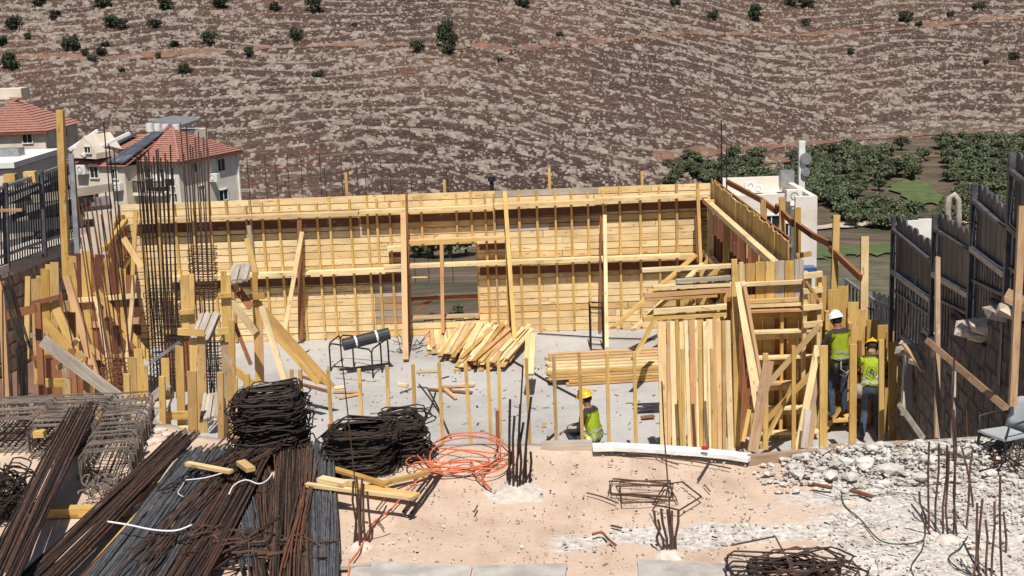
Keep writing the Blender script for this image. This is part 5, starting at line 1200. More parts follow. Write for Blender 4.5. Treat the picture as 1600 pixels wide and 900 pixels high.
def stirrups(label, px, py, a, b, h, n, mat=RUSTD, rz=0, spread=.04, tilt=.07, r=.0075, name='stirrup_stack'):
    g = G(px, py); root = T(name, label, 'stirrup stack', g, None); vs = [ring_mesh(a*R(.92, 1.05), b*R(.9, 1.06), r, mat) for _ in range(6)]
    for k in range(n):
        z = .02+h*k/n; s = spread*(1+.6*math.sin(k*.21)); o = Vector((.05*math.sin(k*.16+px), .04*math.cos(k*.13), 0))
        inst('stirrup', random.choice(vs), root, place(o.x+R(-s, s), o.y+R(-s, s), z, rz+R(-.16, .16)+.2*math.sin(k*.23), R(-tilt, tilt)+.06, R(-tilt, tilt)-.04))
    return root
stirrups('largest black stack of stirrups, behind the straight bundles', 427, 714, .29, .24, .68, 200, RUSTD, .1, .075, .15)
stirrups('broader low half of the twin black stirrup stacks, nearer the straight bundles', 566, 732, .27, .20, .44, 130, RUSTD, 0, .05, .06)
stirrups('ragged narrower half of the twin black stirrup stacks, nearer the orange hose', 628, 712, .19, .20, .40, 100, RUSTD, .2, .08, .16)
r = T('stirrup_heap', 'dark heap of bent triangular stirrups at the edge of the view', 'stirrup heap', G(6, 812)); vs = [ring_mesh(.14, .12, .008, RUSTD, .04), ring_mesh(.18, .09, .008, RUSTD, .03)]
for k in range(70): inst('stirrup', random.choice(vs), r, place(R(-.25, .12), R(-.1, .3), .05+R(0, .35), R(0, 3), R(-1.2, 1.2), R(-.7, .7)))
r = T('bent_bar_heap', 'heap of short bent rebar pieces at the feet of the straight bundles', 'rebar heap', G(420, 880))
bv = [MB().tube([(-.2, 0, 0), (-.05, .02, .01), (.1, .015, 0), (.19, -.05, .01)], .010, 5).mesh(m_) for m_ in (RUSTD, RUST, RUST)]+[MB().tube([(-.14, .05, 0), (-.13, 0, .01), (.1, .0, 0), (.13, .06, .02)], .009, 5).mesh(RUSTD)]
for k in range(150):
    t = random.random(); c = G(225+t*270, 905-R(0, 28)-(math.sin(t*3.1)**2)*R(0, 38)*(1.2 if t > .6 else .8), 0)-r.location; inst('bent_bar', random.choice(bv), r, place(c.x, c.y, .03+R(0, .16), R(0, 3.1) if t > .55 else R(.3, 1.3), R(-.5, .5), R(-.35, .35), R(.8, 1.3)))
r = T('stirrup_heap', 'flat tangle of rusty stirrups under a square hoop at the bottom edge', 'stirrup heap', G(1235, 905)); vs = [ring_mesh(.34, .16, .008, RUSTD, .02), ring_mesh(.26, .2, .008, RUST, .02)]
for k in range(26): inst('stirrup', random.choice(vs), r, place(R(-.2, .25), R(-.22, .05), .02+k*.006, R(-.5, .5), R(-.08, .08), R(-.12, .12)))
MB().tube([G(1180, 905, .05), G(1142, 852, .12), G(1211, 838, .3), G(1234, 880, .2), G(1196, 858, .2)][1:4]+[G(1236, 905, .1)], .008, 5).obj('hoop', RUST, r)
def rects(label, lst):
    r = T('stirrup_set', label, 'stirrups', G(*lst[0][0]))
    for k, q in enumerate(lst): MB().tube([G(x, y, .02+.012*k) for x, y in q], .0085, 5, True).obj('stirrup', RUST, r)
rects('few rectangular rusty stirrups lying flat on the bare slab', [[(952, 752), (956, 773), (1052, 777), (1047, 751)], [(958, 748), (950, 770), (1046, 782), (1052, 756)], [(968, 754), (972, 786), (1058, 782), (1046, 760)], [(1040, 756), (1066, 753), (1096, 776), (1062, 797), (1020, 788)], [(962, 760), (968, 771), (1040, 775), (1044, 757)]])
# orange hose
def hose():
    pts = []; rs = random.Random(3); c = G(712, 722, .03); n = 0
    for k in range(7*14):
        a = k*2*math.pi/14; t = k/98; ra = .36+.10*math.sin(t*9)+.07*noise.noise(Vector((k*.31, 0, 0)))*2; rb = .34+.22*math.sin(t*7+1)+.12*noise.noise(Vector((k*.37, 5, 0)))*2
        pts.append(c+Vector((ra*math.cos(a)+.14*math.sin(t*7)+.03, (rb)*math.sin(a)+.24*math.cos(t*6), .01+.05*abs(math.sin(k*.37+t*5)))))
    pts += [G(740, 735, .03), G(768, 765, .03), G(752, 742, .05), G(775, 720, .03), G(800, 708, .03)]
    m = MB(); P2 = []
    for i in range(len(pts)-1):
        for j in range(3):
            p0, p1, p2, p3 = pts[max(i-1, 0)], pts[i], pts[i+1], pts[min(i+2, len(pts)-1)]; t = j/3
            P2.append(.5*((2*p1)+(p2-p0)*t+(2*p0-5*p1+4*p2-p3)*t*t+(3*p1-p0-3*p2+p3)*t**3))
    m.tube(P2, .0085, 6).obj('orange_hose', HOSE, None, 'tangled coil of orange hose on the slab beside the twin stirrup stacks', 'hose', smooth=True)
hose()
MB().tube([G(670, 745, .03), G(650, 752, .03), G(612, 795, .03), G(585, 815, .03), G(560, 862, .03), G(546, 880, .04), G(543, 915, .04)], .009, 6).obj('hose_tail', HOSE, None, 'thin orange hose running from the coil down to the bottom edge', 'hose', smooth=True)
def smooth_line(pix, z=.02):
    pts = [G(*p, z) for p in pix]; out = []
    for i in range(len(pts)-1):
        p0, p1, p2, p3 = pts[max(i-1, 0)], pts[i], pts[i+1], pts[min(i+2, len(pts)-1)]
        for j in range(5):
            t = j/5; q = .5*((2*p1)+(p2-p0)*t+(2*p0-5*p1+4*p2-p3)*t*t+(3*p1-p0-3*p2+p3)*t**3); out.append(q)
    return out+[pts[-1]]
for pix, z, rr, m, nm, lab, cat in (([(168, 815), (200, 820), (240, 828), (275, 829), (300, 820)], .3, .009, STRAP, 'white_strap', 'white strap slung across the wide blue-grey bundle', 'strap'),
        ([(290, 750), (318, 747), (345, 740), (358, 735)], .3, .006, STRAP, 'white_strap', 'white strap across the upper end of the brown slanting bundle', 'strap'),
        ([(358, 772), (366, 758), (384, 750), (404, 756), (418, 750), (426, 738)], .25, .007, STRAP, 'white_strap', 'white strap looped over the short fanned bundle', 'strap'),
        ([(290, 750), (284, 760), (278, 770), (286, 776)], .2, .004, STRAP, 'white_string', 'loose white string end beside the brown slanting bundle', 'string'),
        ([(1315, 772), (1320, 790), (1345, 812), (1372, 842), (1400, 850), (1438, 846), (1446, 830), (1440, 800)], .02, .006, CORD, 'cord', 'thin dark cord snaking over the pale cement past the starter bars', 'cord'),
        ([(1430, 905), (1424, 884), (1440, 860), (1444, 846)], .02, .005, CORD, 'cord', 'short branch of dark cord reaching the bottom edge of the view', 'cord'),
        ([(1528, 905), (1500, 890), (1482, 872), (1500, 856), (1512, 838)], .02, .006, CORD, 'cord', 'dark cord curling beside the outermost starter bars', 'cord'),
        ([(1270, 768), (1300, 776), (1330, 780), (1400, 770), (1470, 780)], .02, .004, CORD, 'cord', 'very thin cord lying along the foot of the rubble', 'cord'),
        ([(917, 770), (940, 776), (966, 786)], .02, .008, RUST, 'steel_bar', 'short rusty bar on the bare slab beside the flat stirrups', 'rebar'),
        ([(1112, 712), (1104, 728), (1090, 750)], .03, .008, RUST, 'steel_bar', 'rusty bar slanting on the slab near the white foam strip', 'rebar'),
        ([(972, 706), (1030, 714), (1090, 722), (1142, 732)], .03, .008, RUST, 'steel_bar', 'long rusty bar lying parallel to the white foam strip', 'rebar'),
        ([(1022, 706), (1032, 716), (1060, 726)], .03, .007, RUST, 'steel_bar', 'small hooked bar crossing the long one near the white foam strip', 'rebar'),
        ([(588, 796), (610, 770), (640, 756), (660, 742)], .03, .007, RUSTO, 'steel_bar', 'orange rusty bar bent behind the tall bent wires', 'rebar'),
        ([(640, 806), (664, 772), (690, 736)], .03, .016, RUSTD, 'steel_bar', 'dark double bar sticking out from under the orange hose', 'rebar'),
        ([(630, 800), (652, 768), (676, 738)], .03, .014, RUSTD, 'steel_bar', 'dark bar lying parallel to the double bar under the orange hose', 'rebar'),
        ([(576, 822), (590, 815), (600, 826)], .03, .006, RUST, 'steel_bar', 'tiny bent wire on the slab beside the tall bent wires', 'rebar'),
        ([(741, 800), (746, 790)], .03, .008, RUSTO, 'steel_bar', 'tiny rusty stub on the bare slab near the plastered starter bars', 'rebar'),
        ([(1110, 768), (1100, 757)], .03, .006, RUST, 'steel_bar', 'tiny hook end beside the flat stirrups', 'rebar'),
        ([(926, 835), (940, 832), (950, 842), (962, 852)], .02, .012, RUSTO, 'rust_scrap', 'orange rust-brown scrap on the cement band of the slab', 'scrap'),
        ([(1270, 756), (1288, 760), (1300, 762)], .06, .02, RUSTO, 'brick_scrap', 'orange brick scrap at the foot of the rubble', 'scrap'),
        ([(1330, 766), (1350, 772), (1362, 776)], .06, .022, RUSTO, 'brick_scrap', 'larger orange brick scrap further along the rubble foot', 'scrap')):
    MB().tube(smooth_line(pix, z), rr, 6).obj(nm, m, None, lab, cat, smooth=True)
def starters(label, bars, r=.011, mat=RUSTD, patch=None):
    root = T('starter_bars', label, 'rebar', G(*bars[0][0]))
    for b in bars:
        base, top = b[0], b[1]; g = G(*base); t = P(*top, g.y+(b[2] if len(b) > 2 else 0)); rr = b[3] if len(b) > 3 else r
        g.z = -.03; MB().tube([g, g.lerp(t, .35)+Vector((R(-.02, .02), R(-.02, .02), 0)), g.lerp(t, .7)+Vector((R(-.015, .015), 0, 0)), t], rr, 6).obj('bar', mat, root)
    if patch:
        c = G(*patch[0]); m = MB(); n = 44; rs = random.Random(int(c.x*100)); wv = [1+.28*noise.noise(Vector((math.cos(i*.1428)*1.6, math.sin(i*.1428)*1.6, c.x)))+rs.uniform(-.05, .05) for i in range(44)]; b = len(m.v); m.v.append(Vector((c.x, c.y, .03)))
        for k, (q, z) in enumerate(((.45, .03), (1.25, -.03))):
            for i in range(n): a = i*2*math.pi/n; w = patch[1]*q*wv[i]; m.v.append(Vector((c.x+w*math.cos(a), c.y+w*.9*math.sin(a), z)))
        m.f += [(0, 1+i, 1+(i+1) % n) for i in range(n)]+[(1+i, 1+n+i, 1+n+(i+1) % n, 1+(i+1) % n) for i in range(n)]; m.obj('plaster_patch', PLAST, root, smooth=True)
    return root
starters('upright starter bars in a splash of pale plaster between hose and flat stirrups', [((796, 762), (797, 624)), ((802, 764), (804, 650)), ((808, 766), (817, 572), 0, .008), ((811, 764), (813, 632)), ((816, 762), (830, 620)), ((821, 757), (822, 700)), ((827, 755), (829, 706)), ((793, 752), (799, 706)), ((806, 752), (818, 660))], .012, RUSTD, ((811, 766), .27))
starters('short splayed starter bars rising from the cement band with one very tall thin bar', [((1038, 862), (1022, 798)), ((1042, 864), (1033, 795)), ((1047, 864), (1043, 796)), ((1051, 864), (1050, 798)), ((1056, 860), (1060, 796)), ((1030, 852), (1028, 812)), ((1050, 858), (1034, 596), 0, .006)], .011, RUST, ((1046, 866), .12))
starters('tall bent wires and one very tall thin bar beside the straight blue-grey bundle', [((556, 850), (552, 752)), ((562, 856), (557, 745)), ((566, 852), (566, 748)), ((571, 850), (568, 756)), ((576, 846), (574, 768)), ((553, 846), (560, 766)), ((563, 848), (532, 542), 0, .006), ((570, 846), (604, 790), 0, .008)], .010, RUST, ((565, 852), .10))
starters('cluster of tall thin rusty bars standing in the rubble before the dark wall', [((1452, 828), (1452, 690)), ((1462, 832), (1467, 694)), ((1474, 838), (1480, 696)), ((1482, 840), (1483, 705)), ((1490, 836), (1491, 560), 0, .008), ((1495, 836), (1490, 640)), ((1510, 824), (1520, 700)), ((1521, 790), (1503, 700)), ((1456, 835), (1424, 788)), ((1450, 822), (1436, 768))], .009, RUST, ((1480, 842), .12))
starters('outermost cluster of thin bars at the bottom edge beside the curling cord', [((1520, 905), (1527, 786)), ((1531, 905), (1535, 780)), ((1541, 905), (1540, 812)), ((1549, 905), (1554, 784)), ((1566, 905), (1563, 742)), ((1534, 900), (1505, 846)), ((1572, 860), (1568, 800))], .009, RUST)
for k, (px, py) in enumerate(((1455, 760), (1482, 765), (1490, 720), (1533, 840))):
    pass
# rubble
def rubble():
    bm0 = bmesh.new(); bmesh.ops.create_icosphere(bm0, subdivisions=1, radius=1); bv = np.array([v.co[:] for v in bm0.verts]); bf = np.array([[v.index for v in f.verts] for f in bm0.faces]); bm0.free()
    V = []; F = []; rs = np.random.RandomState(5); cnt = 0
    for k in range(8200):
        u = rs.rand(); px = 1165+rs.rand()*450; top = 712-(px-1170)*.05+max(0, (1290-px))*.06; py = top+rs.rand()**1.7*(125 if px > 1300 else 60); s = rs.lognormal(-4.15, .6)
        if py > top+60: s *= .6
        if px < 1330 and rs.rand() > ((px-1165)/165)**1.3: continue
        if rs.rand() < .14: px = 1165+rs.rand()*450; py = 780+rs.rand()*120; s = rs.lognormal(-4.3, .4)
        if px < 1300 and py > 760 and rs.rand() < .8: continue
        c = G(px, py); c = np.array(c)
        pile = .13*min(1, max(0, (px-1180)/140))*math.exp(-((py-(top+22))/26)**2)*rs.rand()
        q = bv*rs.uniform(.7, 1.3, bv.shape)*np.array([1, .75, .42])*s; a = rs.rand()*6; q = np.stack([q[:, 0]*math.cos(a)-q[:, 1]*math.sin(a), q[:, 0]*math.sin(a)+q[:, 1]*math.cos(a), q[:, 2]], -1)
        V.append(q+c+np.array([0, 0, pile+s*.2])); F.append(bf+cnt); cnt += len(bv)
    for k in range(900):
        px = 1165-rs.rand()**1.5*630; py = 705+rs.rand()*190; s = rs.lognormal(-4.9, .4); c = np.array(G(px, py)); q = bv*rs.uniform(.7, 1.3, bv.shape)*s; V.append(q+c); F.append(bf+cnt); cnt += len(bv)
    me = bpy.data.meshes.new('rubble'); me.from_pydata(np.concatenate(V).tolist(), [], np.concatenate(F).tolist()); me.materials.append(RUBBLE)
    o = bpy.data.objects.new('rubble', me); COL.objects.link(o); o['kind'] = 'stuff'; o['label'] = 'pale broken concrete rubble and crumbs on the slab'
rubble()
for k, (px, py, s, lab) in enumerate(((1388, 732, .13, 'largest flat chunk of broken concrete in the rubble before the workers'), (1350, 728, .10, 'angular concrete chunk in the rubble under the yellow-helmeted worker'), (1297, 742, .09, 'concrete chunk at the thin end of the rubble'), (1440, 745, .09, 'concrete chunk in the rubble next to the tall thin bars'), (1238, 728, .07, 'small chunk alone near the leaning boards end of the rubble'), (1330, 744, .09, 'rounded chunk in the middle of the rubble'))):
    lump(None, G(px, py, .08), s, RUBBLE, k, 'concrete_chunk', .45, label=lab, cat='rubble', group='larger chunks in the rubble')
for k, (px, py, s) in enumerate(((240, 690, .10), (222, 702, .08), (262, 678, .07), (205, 712, .06), (250, 672, .09))):
    lump(None, G(px, py, .03), s, PLAST, k+20, 'earth_lump', .5, label=['biggest crumbly lump behind the cages hooks', 'crumbly lump nearest the rounded cage hooks', 'crumbly lump close to the long slanting brown bundle', 'smallest crumbly lump by the cage', 'crumbly lump at the slab edge by the grey plank foot'][k], cat='rubble', group='crumbly lumps beside the hooped cages')
for q, lab in (([(548, 890), (578, 876), (738, 884), (728, 930), (540, 930)], 'grey paving slab nearest the straight bundles'), ([(742, 884), (886, 880), (878, 932), (732, 932)], 'middle grey paving slab along the bottom edge'), ([(996, 873), (1152, 882), (1165, 892), (1215, 932), (1000, 932)], 'grey paving slab beside the rusty stirrup tangle')):
    MB().poly([G(*p, .035) for p in q], .05, (0, 0, -1)).obj('paving_slab', PAVE, None, lab, 'paving slab', 'grey slabs along the bottom edge')
MB().box(G(1062, 880, .02), (.02, .02, .02)) if False else None
# chair
def chair():
    b = G(1568, 716); r = T('plastic_chair', 'grey plastic chair with dark legs by the dark wall', 'chair', b, rz=-1.15); r.scale = (.72, .72, .72)
    s = .36
    def loc(m, n, mt, sm=True):
        o = bpy.data.objects.new(n, m.mesh(mt, sm)); link(o, r); return o
    m = MB(); q = [(-.24, -.24), (.24, -.24), (.21, .22), (-.21, .22)]
    m.poly([(x, y, s+.015*(y < 0)) for x, y in q], .03, (0, 0, -1)); loc(m, 'seat', CHAIRM, False)
    m = MB(); rows = []
    for j in range(5):
        t = j/4; rows.append([Vector(((i/6-.5)*(.44-.05*t), .22+.13*t+.05*(1-(2*i/6-1)**2), s+.0+.44*t-(.05 if t == 1 else 0)*abs(2*i/6-1)**3)) for i in range(7)])
    for rr_ in rows: m.v += rr_
    n0 = len(m.v); m.v += [v+Vector((0, .018, 0)) for v in m.v[:n0]]
    for j in range(4):
        for i in range(6):
            a = j*7+i; m.f += [(a, a+1, a+8, a+7), (n0+a, n0+a+7, n0+a+8, n0+a+1)]
    for i in range(6): m.f += [(i, n0+i, n0+i+1, i+1), (28+i, 29+i, n0+29+i, n0+28+i)]
    for j in range(4): m.f += [(j*7, j*7+7, n0+j*7+7, n0+j*7), (j*7+6, n0+j*7+6, n0+j*7+13, j*7+13)]
    loc(m, 'backrest', CHAIRM)
    for sx in (-1, 1):
        loc(MB().tube([(sx*.27, -.24, 0), (sx*.23, -.22, s), (sx*.27, -.2, s+.2), (sx*.26, .05, s+.22), (sx*.22, .27, s+.2)], .016, 6), 'armrest', BLACK)
        loc(MB().tube([(sx*.27, -.24, 0), (sx*.22, -.21, s)], .016, 6), 'leg', BLACK); loc(MB().tube([(sx*.27, .3, 0), (sx*.21, .2, s)], .016, 6), 'leg', BLACK)
chair()
r = T('wire_heap', 'dark tangled wire and rods under and beside the plastic chair', 'rebar heap', G(1560, 728))
for k in range(34):
    a = G(1540+R(0, 60), 715+R(-12, 25), .03); MB().tube([a, a+Vector((R(-.12, .12), R(-.1, .1), R(.02, .2))), a+Vector((R(-.25, .25), R(-.2, .2), R(0, .12)))], .008, 4).obj('wire', BLACK if k % 2 else RUST, r)
# ------------------------------------------------------------------ workers
def person(label, root_at, yaw, J, helmet, vest=True, sleeve=SHIRT, rel=None):
    """J: joint name -> local position (x to the person's left-hand side, y forward); one skinned body"""
    r = T('person', label, 'person', root_at, 'construction workers', yaw)
    J = {k: Vector(v) for k, v in J.items()}
    order = []; rad_ = []; idx = {}; edges = []
    def add(n, p, q):
        idx[n] = len(order); order.append(Vector(p)); rad_.append(q); return idx[n]
    def con(a, b): edges.append((idx[a], idx[b]))
    add('pel', J['pel'], (.15, .12)); add('waist', J['pel'].lerp(J['chest'], .45), (.135, .105)); add('chest', J['chest'], (.165, .12)); add('neck0', J['neck'].lerp(J['chest'], .25), (.10, .08)); add('neck', J['neck'], (.055, .055))
    hd = (J['head']-J['neck']).normalized(); add('jaw', J['neck']+hd*.075, (.066, .072)); add('head', J['head'], (.085, .098)); add('crown', J['head']+hd*.085, (.06, .07))
    for a, b in (('pel', 'waist'), ('waist', 'chest'), ('chest', 'neck0'), ('neck0', 'neck'), ('neck', 'jaw'), ('jaw', 'head'), ('head', 'crown')): con(a, b)
    for s in 'LR':
        sh, el, wr = J['sh'+s], J['el'+s], J['wr'+s]; add('sh'+s, sh, (.072, .07)); add('ua'+s, sh.lerp(el, .5), (.054, .054)); add('el'+s, el, (.044, .044)); add('fa'+s, el.lerp(wr, .45), (.042, .040)); add('wr'+s, wr, (.028, .024))
        con('neck0', 'sh'+s); con('sh'+s, 'ua'+s); con('ua'+s, 'el'+s); con('el'+s, 'fa'+s); con('fa'+s, 'wr'+s)
        hp, kn, an = J['hip'+s], J['kn'+s], J['an'+s]; add('hip'+s, hp, (.098, .098)); add('th'+s, hp.lerp(kn, .5), (.082, .085)); add('kn'+s, kn, (.062, .064)); add('ca'+s, kn.lerp(an, .35), (.062, .066)); add('an'+s, an, (.045, .048))
        con('pel', 'hip'+s); con('hip'+s, 'th'+s); con('th'+s, 'kn'+s); con('kn'+s, 'ca'+s); con('ca'+s, 'an'+s)
        f = J['toe'+s]; add('ft'+s, an.lerp(f, .35)-Vector((0, 0, .02)), (.048, .045)); add('toe'+s, f, (.042, .03)); con('an'+s, 'ft'+s); con('ft'+s, 'toe'+s)
        d = (wr-el).normalized(); side = d.cross(Vector((0, 0, 1))); side = side.normalized() if side.length > .1 else Vector((1, 0, 0))
        add('palm'+s, wr+d*.055, (.036, .018)); con('wr'+s, 'palm'+s)
    me = bpy.data.meshes.new('body'); me.from_pydata([tuple(p) for p in order], edges, []); o = bpy.data.objects.new('tmp', me); COL.objects.link(o)
    sk = o.modifiers.new('s', 'SKIN'); sk.use_smooth_shade = True; sub = o.modifiers.new('b', 'SUBSURF'); sub.levels = 2; sub.render_levels = 2
    for v, q in zip(me.skin_vertices[0].data, rad_): v.radius = q
    me.skin_vertices[0].data[0].use_root = True
    bpy.context.view_layer.update(); dg = bpy.context.evaluated_depsgraph_get()
    bm_ = bpy.data.meshes.new_from_object(o.evaluated_get(dg)); bpy.data.objects.remove(o)
    # five separate curled fingers per hand, joined to the body mesh
    hands = MB()
    for s in 'LR':
        el, wr = J['el'+s], J['wr'+s]; d = (wr-el).normalized(); up = Vector((0, 0, 1)); side = d.cross(up); side = side.normalized() if side.length > .1 else Vector((1, 0, 0)); nrm = side.cross(d).normalized()
        sg = 1 if s == 'L' else -1
        for i, ln in enumerate((.066, .075, .071, .056)):
            b = wr+d*.075+side*((i-1.5)*.018*sg); hands.tube([b, b+d*ln*.45-nrm*.006, b+d*ln*.75-nrm*.028, b+d*ln*.8-nrm*.052], .0095, 6, r2=.007)
        b = wr+d*.03-side*.03*sg; hands.tube([b, b-side*.02*sg+d*.02, b-side*.028*sg+d*.048-nrm*.012], .011, 6, r2=.008)
    bm = bmesh.new(); bm.from_mesh(bm_); nb = len(bm.faces)
    vs = [bm.verts.new(v) for v in hands.v]
    for f in hands.f: bm.faces.new([vs[i] for i in f])
    bm.faces.ensure_lookup_table(); bmesh.ops.recalc_face_normals(bm, faces=bm.faces)
    segs = []
    def sg_(a, b, m): segs.append((J.get(a) if isinstance(a, str) else a, J.get(b) if isinstance(b, str) else b, m))
    for s in 'LR':
        sg_('sh'+s, 'el'+s, 1); sg_('el'+s, 'wr'+s, 1 if sleeve is SHIRT else 0); w = J['wr'+s]; segs.append((w+(w-J['el'+s]).normalized()*.02, w+(w-J['el'+s]).normalized()*.16, 0))
        sg_('hip'+s, 'kn'+s, 2); sg_('kn'+s, 'an'+s, 2); segs.append((J['an'+s]-Vector((0, 0, .03)), J['toe'+s], 3))
    segs.append((J['pel'], J['pel']+(J['chest']-J['pel'])*.15, 2)); segs.append((J['pel'].lerp(J['chest'], .3), J['neck'].lerp(J['chest'], .35), 1)); segs.append((J['neck'], J['head'], 0))
    def dist(p, a, b):
        ab = b-a; t = max(0, min(1, (p-a).dot(ab)/max(ab.length_squared, 1e-9))); return (p-a-ab*t).length
    def bone(p):
        return min(range(len(segs)), key=lambda i: dist(p, segs[i][0], segs[i][1])-(.03 if segs[i][2] == 1 and i >= len(segs)-2 else 0))
    tor = J['chest']-J['pel']; torso = []
    for i, f in enumerate(bm.faces):
        c = f.calc_center_median(); f.smooth = True; k = bone(c); f.material_index = segs[k][2] if i < nb else 0
        h = (c-J['pel']).dot(tor)/tor.length_squared; ax = (c-J['pel']-tor*h).length
        if i < nb and -.05 < h < 1.42 and ax < .215 and segs[k][2] in (1, 2) and not (segs[k][2] == 2 and h < 0): torso.append(f)
    body = bpy.data.meshes.new('body'); bm.to_mesh(body)
    for m in (SKIN, sleeve, JEANS, BOOT): body.materials.append(m)
    bo = bpy.data.objects.new('body', body); link(bo, r)
    # hi-vis vest: a shell lifted off the torso
    vb = bmesh.new(); mp = {}; nf = []
    for f in torso:
        q = []
        for v in f.verts:
            if v.index not in mp: mp[v.index] = vb.verts.new(v.co+v.normal*.016)
            q.append(mp[v.index])
        nf.append(vb.faces.new(q))
    for f in vb.faces: f.smooth = True
    bmesh.ops.solidify(vb, geom=vb.faces[:], thickness=.006)
    vm = bpy.data.meshes.new('vest'); vb.to_mesh(vm); vb.free(); vm.materials.append(VEST); vo = bpy.data.objects.new('vest', vm); link(vo, r)
    # reflective bands follow the vest: strips of the same shell
    for (h0, h1) in ((.12, .24), (.40, .52)):
        b2 = bmesh.new(); mp = {}
        for f in torso:
            c = f.calc_center_median(); h = (c-J['pel']).dot(tor)/tor.length_squared
            if h0 < h < h1:
                q = []
                for v in f.verts:
                    if v.index not in mp: mp[v.index] = b2.verts.new(v.co+v.normal*.026)
                    q.append(mp[v.index])
                b2.faces.new(q)
        bmx = bpy.data.meshes.new('band'); b2.to_mesh(bmx); b2.free(); bmx.materials.append(BAND); ob = bpy.data.objects.new('reflective_band', bmx); link(ob, r)
        o2 = ob; o2.parent = vo
    bm.free()
    # helmet: dome with ridge and brim; hair below it; nose, eyes, ears
    hc = J['head']+hd*.045; fwd = Vector(J['face']).normalized(); fwd = (fwd-hd*fwd.dot(hd)).normalized(); sd_ = fwd.cross(hd)
    M = Matrix((sd_, fwd, hd)).transposed().to_4x4(); M.translation = hc
    m = MB(); N, K = 20, 7
    for j in range(K):
        a = j/(K-1)*math.pi/2; 
        for i in range(N):
            t = i*2*math.pi/N; m.v.append(Vector((.118*math.cos(a)*math.cos(t)+0, .138*math.cos(a)*math.sin(t), .115*math.sin(a)+.0)))
    for j in range(K-1):
        for i in range(N): m.f.append((j*N+i, j*N+(i+1) % N, (j+1)*N+(i+1) % N, (j+1)*N+i))
    b = len(m.v)
    for i in range(N):
        t = i*2*math.pi/N; k = 1.10+(.26 if math.sin(t) > .2 else 0)*math.sin(t)**2; m.v.append(Vector((.118*1.10*math.cos(t), .138*k*math.sin(t), -.012)))
    for i in range(N): m.f.append((i, b+i, b+(i+1) % N, (i+1) % N))
    hm = bpy.data.objects.new('helmet', m.mesh(helmet, True)); link(hm, r); hm.matrix_basis = M
    rg = MB().tube([(0, -.12, .07), (0, -.06, .112), (0, .03, .124), (0, .10, .09)], .018, 6); q = bpy.data.objects.new('ridge', rg.mesh(helmet, True)); link(q, hm)
    hb = bmesh.new(); bmesh.ops.create_uvsphere(hb, u_segments=12, v_segments=8, radius=1)
    for v in hb.verts: v.co = Vector((v.co.x*.092, v.co.y*.09-.022, v.co.z*.085-.035))
    hme = bpy.data.meshes.new('hair'); hb.to_mesh(hme); hb.free(); hme.materials.append(HAIR); q = bpy.data.objects.new('hair', hme); link(q, r); q.matrix_basis = M
    nose = MB().tube([(0, .095, -.03), (0, .112, -.058), (0, .095, -.07)], .013, 6); q = bpy.data.objects.new('nose', nose.mesh(SKIN, True)); link(q, r); q.matrix_basis = M
    for s in (-1, 1):
        q = bpy.data.objects.new('eye', MB().tube([(s*.032, .088, -.028), (s*.034, .094, -.028)], .009, 8).mesh(HAIR)); link(q, r); q.matrix_basis = M
        q = bpy.data.objects.new('ear', MB().tube([(s*.088, 0, -.02), (s*.096, -.008, -.045), (s*.088, 0, -.07)], .012, 6).mesh(SKIN, True)); link(q, r); q.matrix_basis = M
    q = bpy.data.objects.new('mouth', MB().tube([(-.022, .088, -.092), (0, .092, -.092), (.022, .088, -.092)], .005, 5).mesh(HAIR)); link(q, r); q.matrix_basis = M
    return r, vo, J
def wear(r, parent, name, m, mat):
    o = bpy.data.objects.new(name, m.mesh(mat, True)); COL.objects.link(o); o.parent = parent; return o
# first: standing on the ledge, back three-quarters to us, reaching forward
g = P(1312, 650, 20.55)
w1, v1, J1 = person('worker in a white helmet and a harness standing high on the shutter ledge', g, rad(28),
    dict(pel=(0, 0, .95), chest=(.0, .05, 1.30), neck=(0, .08, 1.50), head=(.0, .13, 1.63), face=(-.1, 1, -.2), shL=(-.19, .06, 1.42), shR=(.19, .06, 1.42), elL=(-.30, .16, 1.17), wrL=(-.26, .40, 1.10), elR=(.26, .24, 1.20), wrR=(.12, .46, 1.16),
         hipL=(-.09, 0, .90), hipR=(.09, 0, .90), knL=(-.13, .08, .48), anL=(-.15, .0, .08), toeL=(-.18, .17, .035), knR=(.12, .06, .50), anR=(.15, .05, .08), toeR=(.19, .20, .035)), HATW)
belt = [Vector((.165*math.cos(a), .14*math.sin(a)+.01, 1.0+.0*math.sin(a))) for a in [i*math.pi/8 for i in range(16)]]
wear(w1, w1, 'harness_belt', MB().tube(belt, .022, 6, True), BLACK)
for pts in ([(-.12, -.14, 1.0), (-.15, -.17, .88), (-.05, -.19, .80), (.05, -.17, .84), (.08, -.14, .97)], [(-.15, -.06, .95), (-.16, -.1, .8), (-.02, -.14, .72), (.12, -.1, .78), (.15, -.05, .94)]):
    wear(w1, w1, 'harness_loop', MB().tube(pts, .011, 6), GREYW)
wear(w1, w1, 'tool_pouch', MB().box((-.17, -.06, .86), (.09, .12, .20)), BLACK)
